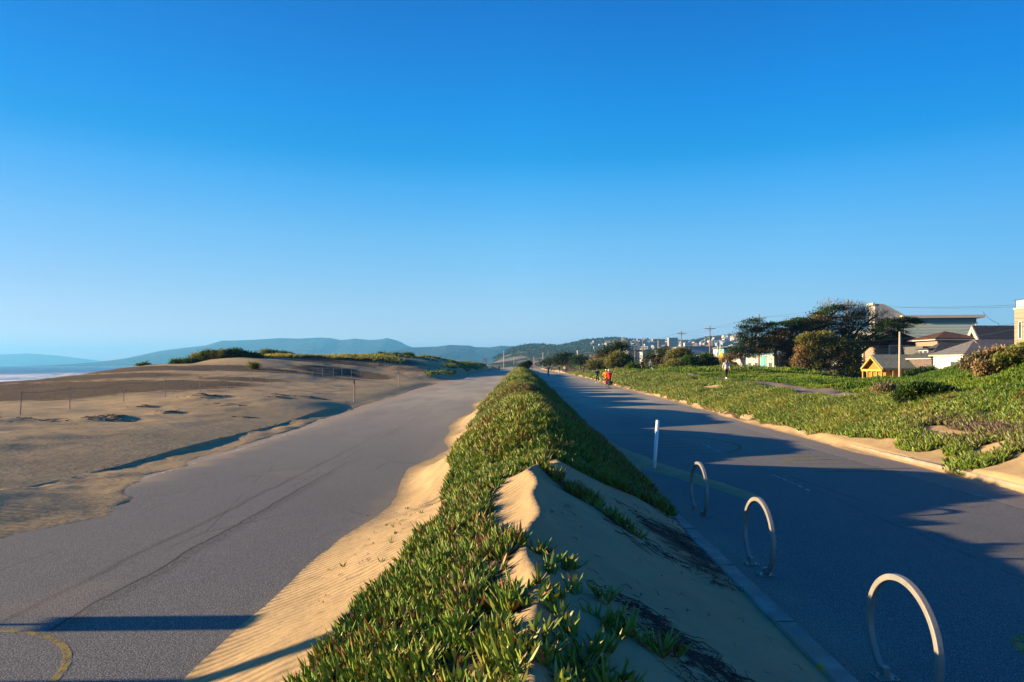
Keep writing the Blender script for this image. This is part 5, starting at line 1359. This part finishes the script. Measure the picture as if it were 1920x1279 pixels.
def cable(pts, label, r=.012, sag=.5, name='overhead_cable'):
    mb = MB()
    for a, b in zip(pts, pts[1:]):
        a, b = Vector(a), Vector(b)
        mb.tube([a.lerp(b, t / 12) - Vector((0, 0, sag * 4 * (t / 12) * (1 - t / 12))) for t in range(13)], r, 4)
    return tag(mb.build(name, WIRE), label, 'cable', 'overhead wires')
cable([P_[i][1][0] for i in range(7)], 'overhead wire strung along the outer left ends of the crossarms')
cable([P_[i][1][3] for i in range(7)], 'overhead wire strung along the outer right ends of the crossarms', sag=.6)
cable([P_[3][1][4], P_[4][1][1], P_[5][1][1], P_[6][1][1]], 'lower overhead wire from the second crossarm of the tallest pole', sag=.4)
cable([(X_(1590, 87), 87, Z_(640, 87)), (X_(1850, 80), 80, Z_(612, 80)), (X_(2080, 49), 49, Z_(560, 49))], 'sagging telephone cable crossing in front of the navy roofed gable', sag=.4)
cable([(X_(1842, 80), 80, Z_(584, 80)), (X_(1872, 82), 82, Z_(606, 82)), (X_(1885, 85), 85, Z_(640, 85))], 'short dangling service drop above the navy roof', sag=.25, r=.02)
cable([(X_(1688, 76), 76, Z_(622, 76)), (X_(1800, 78), 78, Z_(632, 78)), (X_(1960, 60), 60, Z_(600, 60))], 'low service wire running right from the pale street pole', sag=.3)
def pole(name, label, x, y0, y1, Y, r, mat, cat, arm=0.0, group=None):
    X, z0, z1 = X_(x, Y), Z_(y0, Y), Z_(y1, Y); e = tag(empty(name, (X, Y, z0)), label, cat, group)
    MB().tube([(0, 0, -.6), (0, 0, z1 - z0)], [r, r * .6], 9).build('pole', mat, e, True)
    if arm:
        MB().tube([(0, 0, z1 - z0 - .1), (arm * .6, 0, z1 - z0 + .25), (arm, 0, z1 - z0 + .25)], r * .35, 6).build('arm', mat, e)
        MB().box(arm - .1, -.12, z1 - z0 + .14, arm + .55, .12, z1 - z0 + .26).build('lamp_head', FRW, e)
    return e
pole('street_pole', 'pale wooden street pole standing in front of the charcoal house', 1687, 716, 622, 76, .17, PALEW, 'pole')
LGT = M('pale_lamp_pole', (.55, .53, .48), .6)
pole('street_lamp', 'tall pale lamp post at the left roadside near the horizon, nearest of the left pair', 944.5, 689, 657.5, 413, .16, LGT, 'street lamp')
pole('street_lamp', 'tiny pale lamp post behind the median bush, farthest left', 963.5, 686, 669, 900, .22, LGT, 'street lamp')
pole('street_lamp', 'tall pale lamp post right of the median bush, nearest on the right', 1018, 686, 661.5, 357, .16, LGT, 'street lamp')
pole('street_lamp', 'tiny pale lamp post between the bush and the taller right lamp', 1001, 686, 668, 614, .18, LGT, 'street lamp')
pole('street_pole', 'grey pole left of the crossing sign', 1346, 696, 648, 112, .13, M('galvanised', (.40, .40, .38), .5), 'pole')
pole('street_pole', 'thin pale pole behind the crossing sign', 1350.5, 690, 641, 125, .12, LGT, 'pole')
pole('street_pole', 'short dark wooden pole left of the brown utility pole', 1190.5, 690, 652, 190, .16, WOOD, 'pole')
# crossing sign: a fluorescent diamond, seen from behind and obliquely
e = tag(empty('crossing_sign', (X_(1353, 110), 110, .6)), 'orange yellow diamond sign above the path near the walker in grey', 'road sign')
zc = Z_(669, 110) - .6
MB().prism([(-.72, zc), (0, zc - .8), (.72, zc), (0, zc + .8)], -.02, .02).build('sign_plate', M('fluorescent_yellow', (.75, .36, .02), .5), e)
MB().tube([(0, .06, -.8), (0, .06, zc + .5)], .035, 6).build('post', M('galvanised', (.4, .4, .38), .5), e)
e.rotation_euler = (0, 0, R(-38))

# ------------------------------------------------------------------ bicycle racks
GALV = NT('galvanised_steel'); _n = GALV.noise(14, 4, GALV.obj())
GALV = GALV.out(GALV.mix(_n, (.17, .16, .145), (.30, .28, .245)), GALV.bump(GALV.noise(90, 2, GALV.obj()), .0006), .42, Metallic=.1, Specular_IOR_Level=.35)
def rack(x, y, label, first=None):
    if first is None:
        e = empty('bike_rack', (x, y, 0))
        r, t = .45, .024; cz = .88 - r - t
        # a ring of square-section bar, open at the foot
        V, F = [], []; n = 60; a0, a1 = R(-61), R(241)
        for k in range(n + 1):
            a = a0 + (a1 - a0) * k / n; d = Vector((0, math.cos(a), math.sin(a)))
            for (u, w) in ((-t, -t), (t, -t), (t, t), (-t, t)):
                p = Vector((0, 0, cz)) + d * (r * 1.0 + u); p.x = w; V.append(p)
        for k in range(n):
            for q in range(4): F.append((k * 4 + q, k * 4 + (q + 1) % 4, (k + 1) * 4 + (q + 1) % 4, (k + 1) * 4 + q))
        F += [(3, 2, 1, 0), (n * 4, n * 4 + 1, n * 4 + 2, n * 4 + 3)]
        mb = MB(); mb.add(V, F); mb.build('ring', GALV, e, bevel=.006)
        for s in (-1, 1):
            yy = s * .225
            MB().box(-.028, yy - .03, .004, .028, yy + .03, .09).build('leg', GALV, e, bevel=.004)
            pl = MB().box(-.085, yy - .075, .003, .085, yy + .075, .014).build('base_plate', GALV, e, bevel=.003)
            for bx_ in (-.06, .06):
                for by in (-.05, .05): MB().tube([(bx_, yy + by, .012), (bx_, yy + by, .03)], .011, 6).build('bolt', GALV, pl)
        return e
    return first
r1 = rack(2.92, 8.36, '')
tag(r1, 'steel ring bike rack, middle one of the three on the shaded road', 'bike rack', 'ring bike racks bolted to the right road')
r2 = copy_tree(r1); r2.location = (3.04, 11.6, -.02); r2['label'] = 'steel ring bike rack nearest the white post, its feet in dark sand'
r3 = copy_tree(r1); r3.location = (2.93, 5.24, 0); r3['label'] = 'steel ring bike rack closest to the viewer, foot plate at the lower right'
for o, a in ((r1, 2), (r2, 2), (r3, 2)): o.rotation_euler = (0, 0, R(a))
# white marker post
WP = M('white_post_plastic', (.74, .74, .72), .35, spec=.4)
zb = float(z_median(3.22, 16.4))
e = tag(empty('marker_post', (3.22, 16.4, zb - .05)), 'slim white marker post standing in the low sand drift on the right road', 'marker post')
MB().tube([(0, 0, 0), (0, 0, .3), (0, 0, 1.2)], [.045, .043, .042], 14).build('tube', WP, e, True)
MB().tube([(0, 0, 1.201), (0, 0, 1.215)], [.044, .03], 14).build('cap', M('post_cap', (.60, .60, .58)), e, True)
MB().tube([(0, 0, .93), (0, 0, 1.05)], .0455, 14, False).build('reflective_band', M('reflective_band', (.80, .80, .80), .25), e, True)
e.rotation_euler = (R(0), R(4.2), 0)

# ------------------------------------------------------------------ posts on the sand
FW = NT('grey_post_wood'); _n = FW.noise(8, 4, FW.map(FW.obj(), scale=(1, 1, .1)))
FW = FW.out(FW.mix(_n, (.16, .12, .09), (.32, .26, .20)), None, .95)
fx = [38, 131, 232, 310, 375, 427.5, 470, 507, 536, 561, 585, 605, 625, 641, 659, 677, 693, 708, 722, 735, 747, 758]
base = empty('fence_post', (0, 0, 0))
MB().tube([(0, 0, -.4), (0, 0, 1.0)], .017, 7).build('stake', FW, base)
MB().tube([(0, 0, 1.0), (0, 0, 1.06)], [.026, .022], 7).build('cap', FW, base)
ordn = ['1st', '2nd', '3rd'] + ['%dth' % k for k in range(4, 30)]
tops = []
for i, x in enumerate(fx):
    X = -20.0 if i < 14 else -20.0 - .0; Y = FP * 20.0 / (CX - x)
    o = base if i == 0 else copy_tree(base)
    z = float(z_left(X, Y)); hh = (.92 if i < 1 else .88 + .12 * random.random())
    o.location = (X, Y, z); o.scale = (1, 1, hh); o.rotation_euler = (R(random.gauss(0, 1.5)), R(random.gauss(0, 1.5)), 0)
    tag(o, 'thin wooden fence stake on the sand field, %s from the left' % ordn[i], 'fence post', 'fence stakes across the sand field')
    tops.append((X, Y, z + .98 * hh))
tag(cable(tops, 'x', .006, .06, 'fence_rope'), 'slack thin rope linking the fence stakes on the sand field', 'rope'); COL.objects['fence_rope']['group'] = 'fence line'
def sign_post(X, Y, z, h, label, plate, post_r=.035, mat=FW):
    e = tag(empty('sign_post', (X, Y, z)), label, 'sign post', 'roadside sign posts')
    MB().tube([(0, 0, -.4), (0, 0, h)], post_r, 8).build('post', mat, e)
    if plate:
        w, hh = plate
        MB().box(-.045, -w / 2, h - hh, -.033 - .0, w / 2, h - .002).build('sign_plate', M('sign_back', (.34, .31, .27), .6), e, bevel=.004)
    return e
z1_ = float(z_left(-9.95, 41)); z2_ = float(z_left(-11, 62))
sign_post(-9.95, 41, z1_, 1.4, 'wooden post with small narrow plate beside the left road, nearer one', (.14, .3), .04)
sign_post(-11.0, 62, z2_, 1.45, 'thin wooden post beside the left road, farther one', (.1, .3), .035)
sign_post(-9.9, 6.45, float(z_left(-9.9, 6.45)), 1.42 - float(z_left(-9.9, 6.45)) + .0, 'roadside sign post outside the left edge casting its shadow on the road', (.38, .42), .028)
sign_post(-11.5, 5.1, float(z_left(-11.5, 5.1)), 2.55 - float(z_left(-11.5, 5.1)), 'tall thick post outside the left edge casting the long near shadow', None, .11)

# ------------------------------------------------------------------ people
def skin(name, V, E, Rr, mat, parent, root=0, sub=1):
    me = bpy.data.meshes.new(name); me.from_pydata([tuple(v) for v in V], E, []); me.update()
    o = link(name, me, mat, parent)
    md = o.modifiers.new('skin', 'SKIN'); md.use_smooth_shade = True; md.branch_smoothing = .6
    sk = me.skin_vertices[0].data
    for i, r in enumerate(Rr):
        r = r if isinstance(r, tuple) else (r, r); sk[i].radius = r; sk[i].use_root = (i == root)
    s = o.modifiers.new('sub', 'SUBSURF'); s.levels = sub; s.render_levels = sub
    return o
SKIN = M('skin', (.42, .25, .17), .6)
def V3(*a): return Vector(a)
def person(loc, rz, label, top, legs, hair=(.05, .035, .025), shoe=(.6, .6, .6), pose='walk', h=1.75, phase=1, hat=None, skirt=False, bare_legs=False, hood=False, bag=None, group=None, shorts=False, coat=0.0, hands=True):
    """an upright or riding figure; +Y is ahead of it"""
    e = tag(empty('person', loc, rz), label, 'person', group); s = h / 1.75; e.scale = (s, s, s)
    if pose == 'ride':
        pel = V3(0, -.12, .98); chest = V3(0, .16, 1.34); neck = V3(0, .24, 1.50); head = V3(0, .32, 1.62)
    else:
        ln = {'walk': .02, 'run': .08, 'stand': 0, 'scoot': .05}[pose]
        pel = V3(0, 0, .95); chest = V3(0, ln, 1.30); neck = V3(0, ln * 1.3, 1.48); head = V3(0, ln * 1.6 + .01, 1.61)
    sp = pel.lerp(chest, .5)
    J = {}
    for sd in (-1, 1):
        f = sd * phase
        J['sh', sd] = chest + V3(.18 * sd, .01, .11)
        if pose == 'ride':
            J['el', sd] = V3(.27 * sd, .36, 1.22); J['wr', sd] = V3(.25 * sd, .50, 1.06); J['hd', sd] = V3(.25 * sd, .57, 1.02)
            up = f > 0
            J['hip', sd] = pel + V3(.09 * sd, 0, -.04); J['kn', sd] = V3(.11 * sd, .24, .78) if up else V3(.11 * sd, .14, .52)
            J['an', sd] = V3(.11 * sd, .04 if up else .0, .40) if up else V3(.11 * sd, -.02, .18); J['to', sd] = J['an', sd] + V3(0, .17, -.06)
        else:
            am = {'walk': .16, 'run': .22, 'stand': .02, 'scoot': .3}[pose]
            if pose == 'scoot': J['el', sd] = V3(.25 * sd, .12, 1.14); J['wr', sd] = V3(.20 * sd, .34, 1.08)
            elif pose == 'run': J['el', sd] = V3(.25 * sd, -f * .16, 1.16); J['wr', sd] = V3(.2 * sd, -f * .1 + .16, 1.16)
            else: J['el', sd] = V3(.24 * sd, -f * am * .5 - .02, 1.15); J['wr', sd] = V3(.25 * sd, -f * am + .04, .91)
            J['hd', sd] = J['wr', sd] + (J['wr', sd] - J['el', sd]).normalized() * .07
            st = {'walk': .26, 'run': .34, 'stand': .02, 'scoot': .12}[pose]
            J['hip', sd] = pel + V3(.09 * sd, 0, -.03)
            if f > 0: J['kn', sd] = V3(.09 * sd, st * .55, .50); J['an', sd] = V3(.09 * sd, st, .09)
            else: J['kn', sd] = V3(.09 * sd, -st * .15, .49); J['an', sd] = V3(.09 * sd, -st, .13 if pose != 'run' else .30)
            J['to', sd] = J['an', sd] + V3(0, .16, -.05 if pose != 'run' or f > 0 else -.12)
    # the body: one continuous skin
    V = [pel, sp, chest, neck - V3(0, 0, .02), neck + V3(0, .0, .05), head, head + V3(0, .005, .09), head + V3(0, .095, -.005)]
    Rr = [(.14, .10), (.12, .09), (.15, .10), (.062, .062), (.055, .055), (.078, .09), (.062, .075), (.018, .02)]
    E = [(0, 1), (1, 2), (2, 3), (3, 4), (4, 5), (5, 6), (5, 7)]
    for sd in (-1, 1):
        n = len(V); V += [J['sh', sd], J['el', sd], J['wr', sd], J['hd', sd]]; Rr += [.055, .042, .028, (.036, .022)]
        E += [(2, n), (n, n + 1), (n + 1, n + 2), (n + 2, n + 3)]
        if hands:
            d = (J['hd', sd] - J['wr', sd]).normalized(); a = V3(0, 1, 0) if abs(d.z) > .6 else V3(1, 0, 0)
            for k, (of, ll) in enumerate(((-.024, .055), (-.008, .07), (.008, .066), (.024, .05))):
                b = J['hd', sd] + d * .03 + a * of; m = len(V)
                V += [b, b + d * ll * .6 + V3(-.006 * sd, 0, 0), b + d * ll + V3(-.02 * sd, 0, 0)]; Rr += [.0095, .009, .007]; E += [(n + 3, m), (m, m + 1), (m + 1, m + 2)]
            b = J['hd', sd] + a * .03; m = len(V); V += [b, b + a * .02 + d * .035]; Rr += [.011, .008]; E += [(n + 3, m), (m, m + 1)]
        n = len(V); V += [J['hip', sd], J['kn', sd], J['an', sd], J['to', sd]]; Rr += [.085, .055, .038, .03]
        E += [(0, n), (n, n + 1), (n + 1, n + 2), (n + 2, n + 3)]
    skin('body', V, E, Rr, SKIN, e)
    hm = MB(); hm.ball(head + V3(0, -.012, .045), .085, .098, .092, 12, 8)
    if hat: hm.build('helmet' if pose == 'ride' else 'hat', M('hat_%d' % (hash(str(hat)) % 99), hat, .5), e, True)
    else: hm.build('hair', M('hair_%s' % int(hair[0] * 1000), hair, .7), e, True)
    if hat or hood: MB().ball(head + V3(0, -.05, .0), .07, .06, .09, 10, 6).build('hair', M('hair_dark', (.04, .03, .025)), e, True)
    # upper garment
    tm = M('cloth_' + '_'.join('%d' % (c * 100) for c in top), top, .85, sc=12)
    low_ = pel + V3(0, 0, -.10 - coat)
    V = [low_, pel + V3(0, 0, .05), sp, chest + V3(0, 0, .03), neck - V3(0, 0, .02)]; Rr = [(.17, .125), (.165, .12), (.165, .12), (.18, .125), (.075, .07)]
    E = [(0, 1), (1, 2), (2, 3), (3, 4)]
    for sd in (-1, 1):
        n = len(V); V += [J['sh', sd], J['el', sd], J['wr', sd].lerp(J['el', sd], .08)]; Rr += [.075, .058, .043]; E += [(3, n), (n, n + 1), (n + 1, n + 2)]
    skin('jacket', V, E, Rr, tm, e, 1)
    lm = M('cloth_' + '_'.join('%d' % (c * 100) for c in legs), legs, .85, sc=12)
    V = [pel + V3(0, 0, .04), pel + V3(0, 0, -.06)]; Rr = [(.15, .11), (.15, .115)]; E = [(0, 1)]
    for sd in (-1, 1):
        n = len(V)
        if shorts: V += [J['hip', sd] - V3(0, 0, .06), J['hip', sd].lerp(J['kn', sd], .85)]; Rr += [.105, .085]; E += [(1, n), (n, n + 1)]
        else: V += [J['hip', sd] - V3(0, 0, .06), J['kn', sd], J['an', sd].lerp(J['kn', sd], .1)]; Rr += [.102, .072, .055]; E += [(1, n), (n, n + 1), (n + 1, n + 2)]
    skin('shorts' if shorts else 'trousers', V, E, Rr, lm, e)
    sh = M('shoe_%d' % int(shoe[0] * 100), shoe, .6)
    for sd in (-1, 1):
        a, t = J['an', sd], J['to', sd]
        skin('shoe', [a + V3(0, -.06, -.035), a + V3(0, .03, -.03), t + V3(0, .02, .0)], [(0, 1), (1, 2)], [(.045, .04), (.05, .045), (.045, .03)], sh, e)
    if bag: MB().box(-.14, chest.y - .30, chest.z - .25, .14, chest.y - .14, chest.z + .14).build('backpack', M('bag_%d' % int(bag[0] * 100), bag), e, bevel=.04)
    return e
def at_px(x, Y, zf=None): X = X_(x, Y); return (X, Y, float(zr(Y)) + .006 if zf is None else float(zf(X, Y)) + .02)
RB = 'cyclists on the right road'
TYRE = M('tyre_rubber', (.02, .02, .02), .8); FRAMEB = M('dark_bike_frame', (.06, .06, .065), .35); STEEL = M('bike_steel', (.16, .16, .16), .4, .5)
def bicycle(loc, rz, label, frame, panniers=None, flag=False, group='bicycles'):
    e = tag(empty('bicycle', loc, rz), label, 'bicycle', group)
    for y in (-.52, .54):
        w = empty('wheel', (0, y, .345)); w.parent = e; 
        MB().torus((0, 0, 0), .325, .02, (1, 0, 0), 32, 7).build('tyre', TYRE, w, True)
        MB().torus((0, 0, 0), .30, .010, (1, 0, 0), 32, 5).build('rim', STEEL, w, True)
        sp = MB()
        for k in range(14):
            a = math.pi * 2 * k / 14; sp.tube([(0, 0, 0), (0, .30 * math.cos(a), .30 * math.sin(a))], .0022, 4)
        sp.tube([(-.05, 0, 0), (.05, 0, 0)], .02, 8); sp.build('spokes', STEEL, w)
    f = MB(); bb, st, hd, rx, fx_ = (0, -.08, .30), (0, -.2, .82), (0, .40, .84), (0, -.52, .345), (0, .54, .345)
    f.tube([bb, st], .018, 8).tube([(0, -.19, .78), hd], .018, 8).tube([bb, (0, .42, .76)], .02, 8).tube([hd, (0, .43, .72)], .022, 8)
    for s in (-1, 1): f.tube([(.01 * s, -.08, .3), (.06 * s, -.52, .345)], .01, 6).tube([(.01 * s, -.2, .8), (.06 * s, -.52, .345)], .009, 6).tube([(.02 * s, .43, .72), (.06 * s, .54, .345)], .012, 6)
    f.build('frame', frame, e)
    MB().tube([(0, -.2, .82), (0, -.22, .95)], .014, 6).ball((0, -.23, .965), .07, .13, .03, 8, 5).build('saddle', TYRE, e, True)
    MB().tube([(0, .40, .84), (0, .42, 1.0)], .014, 6).tube([(-.27, .50, 1.02), (-.2, .44, 1.01), (.2, .44, 1.01), (.27, .50, 1.02)], .014, 7).build('handlebar', TYRE, e)
    MB().tube([(-.10, -.08, .3), (.10, -.08, .3)], .05, 10).tube([(.07, -.08, .3), (.09, .0, .42)], .01, 5).tube([(-.07, -.08, .3), (-.09, -.12, .16)], .01, 5).box(.08, -.04, .41, .18, .06, .43).box(-.18, -.18, .15, -.08, -.08, .17).build('crank', STEEL, e)
    if panniers:
        for s in (-1, 1): MB().box(.09 * s - .06 + .02 * s, -.74, .36, .09 * s + .08 + .02 * s, -.42, .70).build('pannier', panniers[0 if s < 0 else 1], e, bevel=.03)
        MB().tube([(-.07, -.35, .72), (-.07, -.72, .72), (.07, -.72, .72), (.07, -.35, .72)], .008, 5).build('carrier', STEEL, e)
    if flag:
        MB().tube([(.06, -.55, .4), (.16, -.6, 1.2), (.50, -.62, 2.02)], .008, 5).build('flag_pole', M('flag_pole', (.8, .55, .3)), e)
        MB().add([(.50, -.62, 2.03), (.50, -.60, 2.03), (1.0, -.62, 1.90), (.5, -.62, 1.86), (.5, -.6, 1.86)], [(0, 2, 3), (1, 4, 2), (0, 1, 2), (3, 2, 4), (0, 3, 4, 1)]).build('flag', M('orange_flag', (.85, .25, .08), .6), e)
    return e
rd = M('red_pannier', (.62, .05, .03)); bk = M('black_pannier', (.03, .03, .03))
Yc = 63.0; pr = at_px(1142.5, Yc)
bicycle(pr, R(3), 'touring bicycle with black bags and long orange flag ridden by the rider in red', FRAMEB, (bk, bk), True)
person((pr[0], pr[1], pr[2] + .0), R(3), 'cyclist seen from behind in bright red jacket and white helmet', (.80, .03, .02), (.02, .02, .025), pose='ride', hat=(.75, .75, .70), phase=1, shoe=(.05, .05, .05))
pr = at_px(1137, 65.2)
bicycle(pr, R(-2), 'bicycle with red bags ridden by the rider in orange', M('red_bike_frame', (.45, .03, .02), .35), (rd, rd))
person(pr, R(-2), 'cyclist in orange jacket with yellow helmet half hidden behind the red one', (.85, .26, .02), (.02, .02, .025), pose='ride', hat=(.70, .65, .30), phase=-1, shoe=(.5, .5, .5))
person(at_px(1120, 79.4), R(4), 'walker in dark navy hooded jacket and black trousers with white soles beside the cyclists', (.025, .03, .06), (.012, .012, .018), pose='walk', phase=-1, shoe=(.65, .65, .65), coat=.06, hood=True, hair=(.02, .02, .03))
# rider on a scooter
pr = at_px(1028, 111)
e = tag(empty('kick_scooter', pr), 'kick scooter with blue light under the rider in black', 'scooter')
MB().box(-.08, -.5, .10, .08, .4, .14).build('deck', FRAMEB, e, bevel=.01)
for y in (-.55, .5): MB().torus((0, y, .1), .08, .025, (1, 0, 0), 16, 6).build('wheel', TYRE, e, True)
MB().tube([(0, .48, .12), (0, .40, 1.08)], .022, 7).tube([(-.26, .40, 1.08), (.26, .40, 1.08)], .016, 7).build('stem', FRAMEB, e)
person((pr[0], pr[1], pr[2] + .14), 0, 'rider in black standing on a scooter in the middle of the right road', (.015, .018, .02), (.01, .012, .02), pose='scoot', phase=1, hat=(.02, .02, .02), shoe=(.10, .3, .42), h=1.72)
person(at_px(1034, 178), R(170), 'far walker in dark teal clothes just right of the scooter rider', (.03, .08, .09), (.03, .06, .08), shoe=(.1, .1, .1), hands=False)
person(at_px(1048, 140), R(180), 'runner in black top with pale trousers coming up the right road', (.015, .015, .02), (.50, .44, .40), pose='run', phase=1, h=1.72)
person(at_px(997.5, 262), 0, 'distant person in dark blue, leftmost of the far group', (.03, .04, .08), (.02, .02, .03), hands=False)
person(at_px(1000.8, 262), R(180), 'distant person in pink top, middle of the far group', (.55, .22, .18), (.25, .12, .12), hands=False)
person(at_px(1004.5, 256), 0, 'distant person in dark red, rightmost of the far group', (.30, .05, .05), (.25, .12, .10), hands=False)
# left road
person(at_px(936, 212), 0, 'person in bright red coat at the edge of the left road far ahead', (.60, .02, .03), (.45, .02, .03), coat=.15, h=1.7, hat=(.4, .02, .03), hands=False)
person(at_px(963.2, 330), 0, 'tiny dark figure in the middle of the left road near the horizon', (.03, .04, .04), (.02, .02, .02), hands=False)
person((X_(882.5, 190), 190, float(z_left(X_(882.5, 190), 190))), R(90), 'person dressed in black standing on the green dune left of the road', (.015, .015, .02), (.02, .02, .02), pose='stand', hands=False)
# on the bank
def gz(x, Y): return (X_(x, Y), Y, float(z_right(X_(x, Y), Y)) + .03)
person(gz(1361.5, 60.5), R(186), 'walker in light grey jacket, black leggings and white shoes on the path', (.46, .46, .48), (.012, .015, .035), pose='walk', phase=1, shoe=(.80, .80, .80), hair=(.12, .04, .02), bag=(.03, .03, .04), h=1.78)
person(gz(1204.5, 106), R(10), 'person in black jacket and knee length shorts with bare legs on the path', (.015, .02, .015), (.03, .04, .03), pose='stand', shorts=True, coat=.1, h=1.75, shoe=(.5, .45, .4), hands=False)
person(gz(1219.5, 104), R(-20), 'person in blue jacket walking a pale dog on the path', (.04, .12, .26), (.02, .025, .04), pose='walk', h=1.72, hat=(.35, .42, .5), hands=False)
person(gz(1059, 150), 0, 'far walker in pale top on the path, left of two', (.42, .38, .36), (.05, .05, .06), hands=False)
person(gz(1062.5, 150), 0, 'far walker in dark coat on the path, right of two', (.04, .05, .07), (.03, .03, .04), hands=False)
person(gz(1094, 115), 0, 'person in dark green clothes crouched walking through the plants by the path', (.03, .07, .04), (.02, .03, .02), h=1.35, hands=False)
person(gz(1070.5, 145), R(90), 'small figure in dark clothes right of the two far walkers', (.04, .05, .03), (.05, .05, .05), h=1.2, hands=False)
# dog
g = gz(1227.5, 103.5); e = tag(empty('dog', g, R(95)), 'pale sandy dog walking beside the person in blue', 'dog')
V = [(0, -.28, .42), (0, 0, .43), (0, .24, .44), (0, .36, .56), (0, .46, .62), (0, .60, .58), (0, -.42, .52), (0, -.56, .60)]
E_ = [(0, 1), (1, 2), (2, 3), (3, 4), (4, 5), (0, 6), (6, 7)]; Rr = [(.10, .11), (.10, .11), (.11, .14), (.07, .08), (.075, .075), (.03, .035), (.03, .03), (.015, .015)]
for sx in (-1, 1):
    n = len(V); V += [(.09 * sx, .26, .30), (.09 * sx, .25 + .05 * sx, .16), (.09 * sx, .25 + .09 * sx, .03)]; E_ += [(2, n), (n, n + 1), (n + 1, n + 2)]; Rr += [.05, .03, .028]
    n = len(V); V += [(.09 * sx, -.24, .30), (.09 * sx, -.36, .19), (.09 * sx, -.30 - .05 * sx, .03)]; E_ += [(0, n), (n, n + 1), (n + 1, n + 2)]; Rr += [.065, .03, .028]
    n = len(V); V += [(.05 * sx, .43, .70)]; E_ += [(4, n)]; Rr += [.02]
skin('body', V, E_, Rr, M('sandy_fur', (.50, .40, .28), .95, sc=20), e)

# ------------------------------------------------------------------ street things
cp = (45.2, 82, -.62)
e = tag(empty('parked_car', cp), 'black car whose glossy roof shows above the grass before the yellow cabin', 'car')
CARP = M('black_car_paint', (.015, .016, .02), .15, spec=.7)
MB().prism([(-2.2, .35), (2.2, .35), (2.25, .75), (1.2, .98), (-2.1, 1.0), (-2.25, .7)], -.88, .88, 'x').build('body', CARP, e, bevel=.06)
MB().prism([(-1.9, .99), (1.0, .97), (.3, 1.42), (-1.5, 1.46)], -.74, .74, 'x').build('cabin_glass', GLASS, e, bevel=.03)
MB().prism([(-1.55, 1.45), (.35, 1.41), (.25, 1.50), (-1.45, 1.53)], -.76, .76, 'x').build('roof', CARP, e, bevel=.03)
for y in (-1.4, 1.4):
    for x in (-.86, .86):
        w = MB().torus((x, y, .33), .24, .1, (1, 0, 0), 20, 8).build('wheel', TYRE, e, True); MB().tube([(x - .06, y, .33), (x + .06, y, .33)], .18, 12).build('rim', STEEL, w)
for x in (-.6, .6): MB().box(x - .18, 2.18, .6, x + .18, 2.28, .74).build('headlight', WP, e, bevel=.02)
e = tag(empty('waste_container', (X_(1495, 97), 97, float(z_right(40, 97)) - .1)), 'blue street bin between the cypress trunks', 'bin')
MB().prism([(-.62, .1), (.62, .1), (.75, 1.0), (-.75, 1.0)], -.5, .5).build('tub', M('blue_plastic', (.03, .10, .36), .4), e, bevel=.03)
MB().box(-.78, -.55, 1.005, .78, .55, 1.09).build('lid', M('dark_blue_plastic', (.02, .06, .24), .4), e, bevel=.02)
for x in (-.5, .5): MB().torus((x, -.4, .08), .06, .03, (1, 0, 0), 12, 6).build('wheel', TYRE, e)
e = tag(empty('fire_hydrant', (X_(1538, 90), 90, float(z_right(X_(1538, 90), 90)))), 'little red hydrant at the foot of the olive shrub', 'hydrant')
MB().tube([(0, 0, 0), (0, 0, .5), (0, 0, .62), (0, 0, .7)], [.13, .13, .15, .05], 10).build('barrel', M('red_paint', (.55, .05, .03), .4), e, True)
MB().tube([(-.22, 0, .45), (.22, 0, .45)], .06, 8).build('nozzle', M('red_paint', (.55, .05, .03), .4), e, True)
e = tag(empty('patio_box', (X_(1761, 64), 64, Z_(703, 64))), 'pink and white box shape before the white board house', 'box')
MB().box(-.35, -.25, -.3, .35, .25, .42).build('case', M('pink_white_case', (.62, .40, .46), .6, var=.3), e, bevel=.04)
MB().box(-.37, -.27, .425, .37, .27, .5).build('lid', WP, e, bevel=.02)

# ------------------------------------------------------------------ the air
hz = MB().box(-9500, -60, -32, 9500, 11200, 285).build('haze', None)
hz['kind'] = 'stuff'
hm = bpy.data.materials.new('haze'); hm.use_nodes = True
for n_ in list(hm.node_tree.nodes):
    if n_.type != 'OUTPUT_MATERIAL': hm.node_tree.nodes.remove(n_)
vp = hm.node_tree.nodes.new('ShaderNodeVolumePrincipled')
vp.inputs['Color'].default_value = (.15, .53, .98, 1)
vp.inputs['Density'].default_value = 1.35e-4
vp.inputs['Anisotropy'].default_value = 0.2
hm.node_tree.links.new(vp.outputs[0], [n_ for n_ in hm.node_tree.nodes if n_.type == 'OUTPUT_MATERIAL'][0].inputs['Volume'])
hz.data.materials.append(hm)
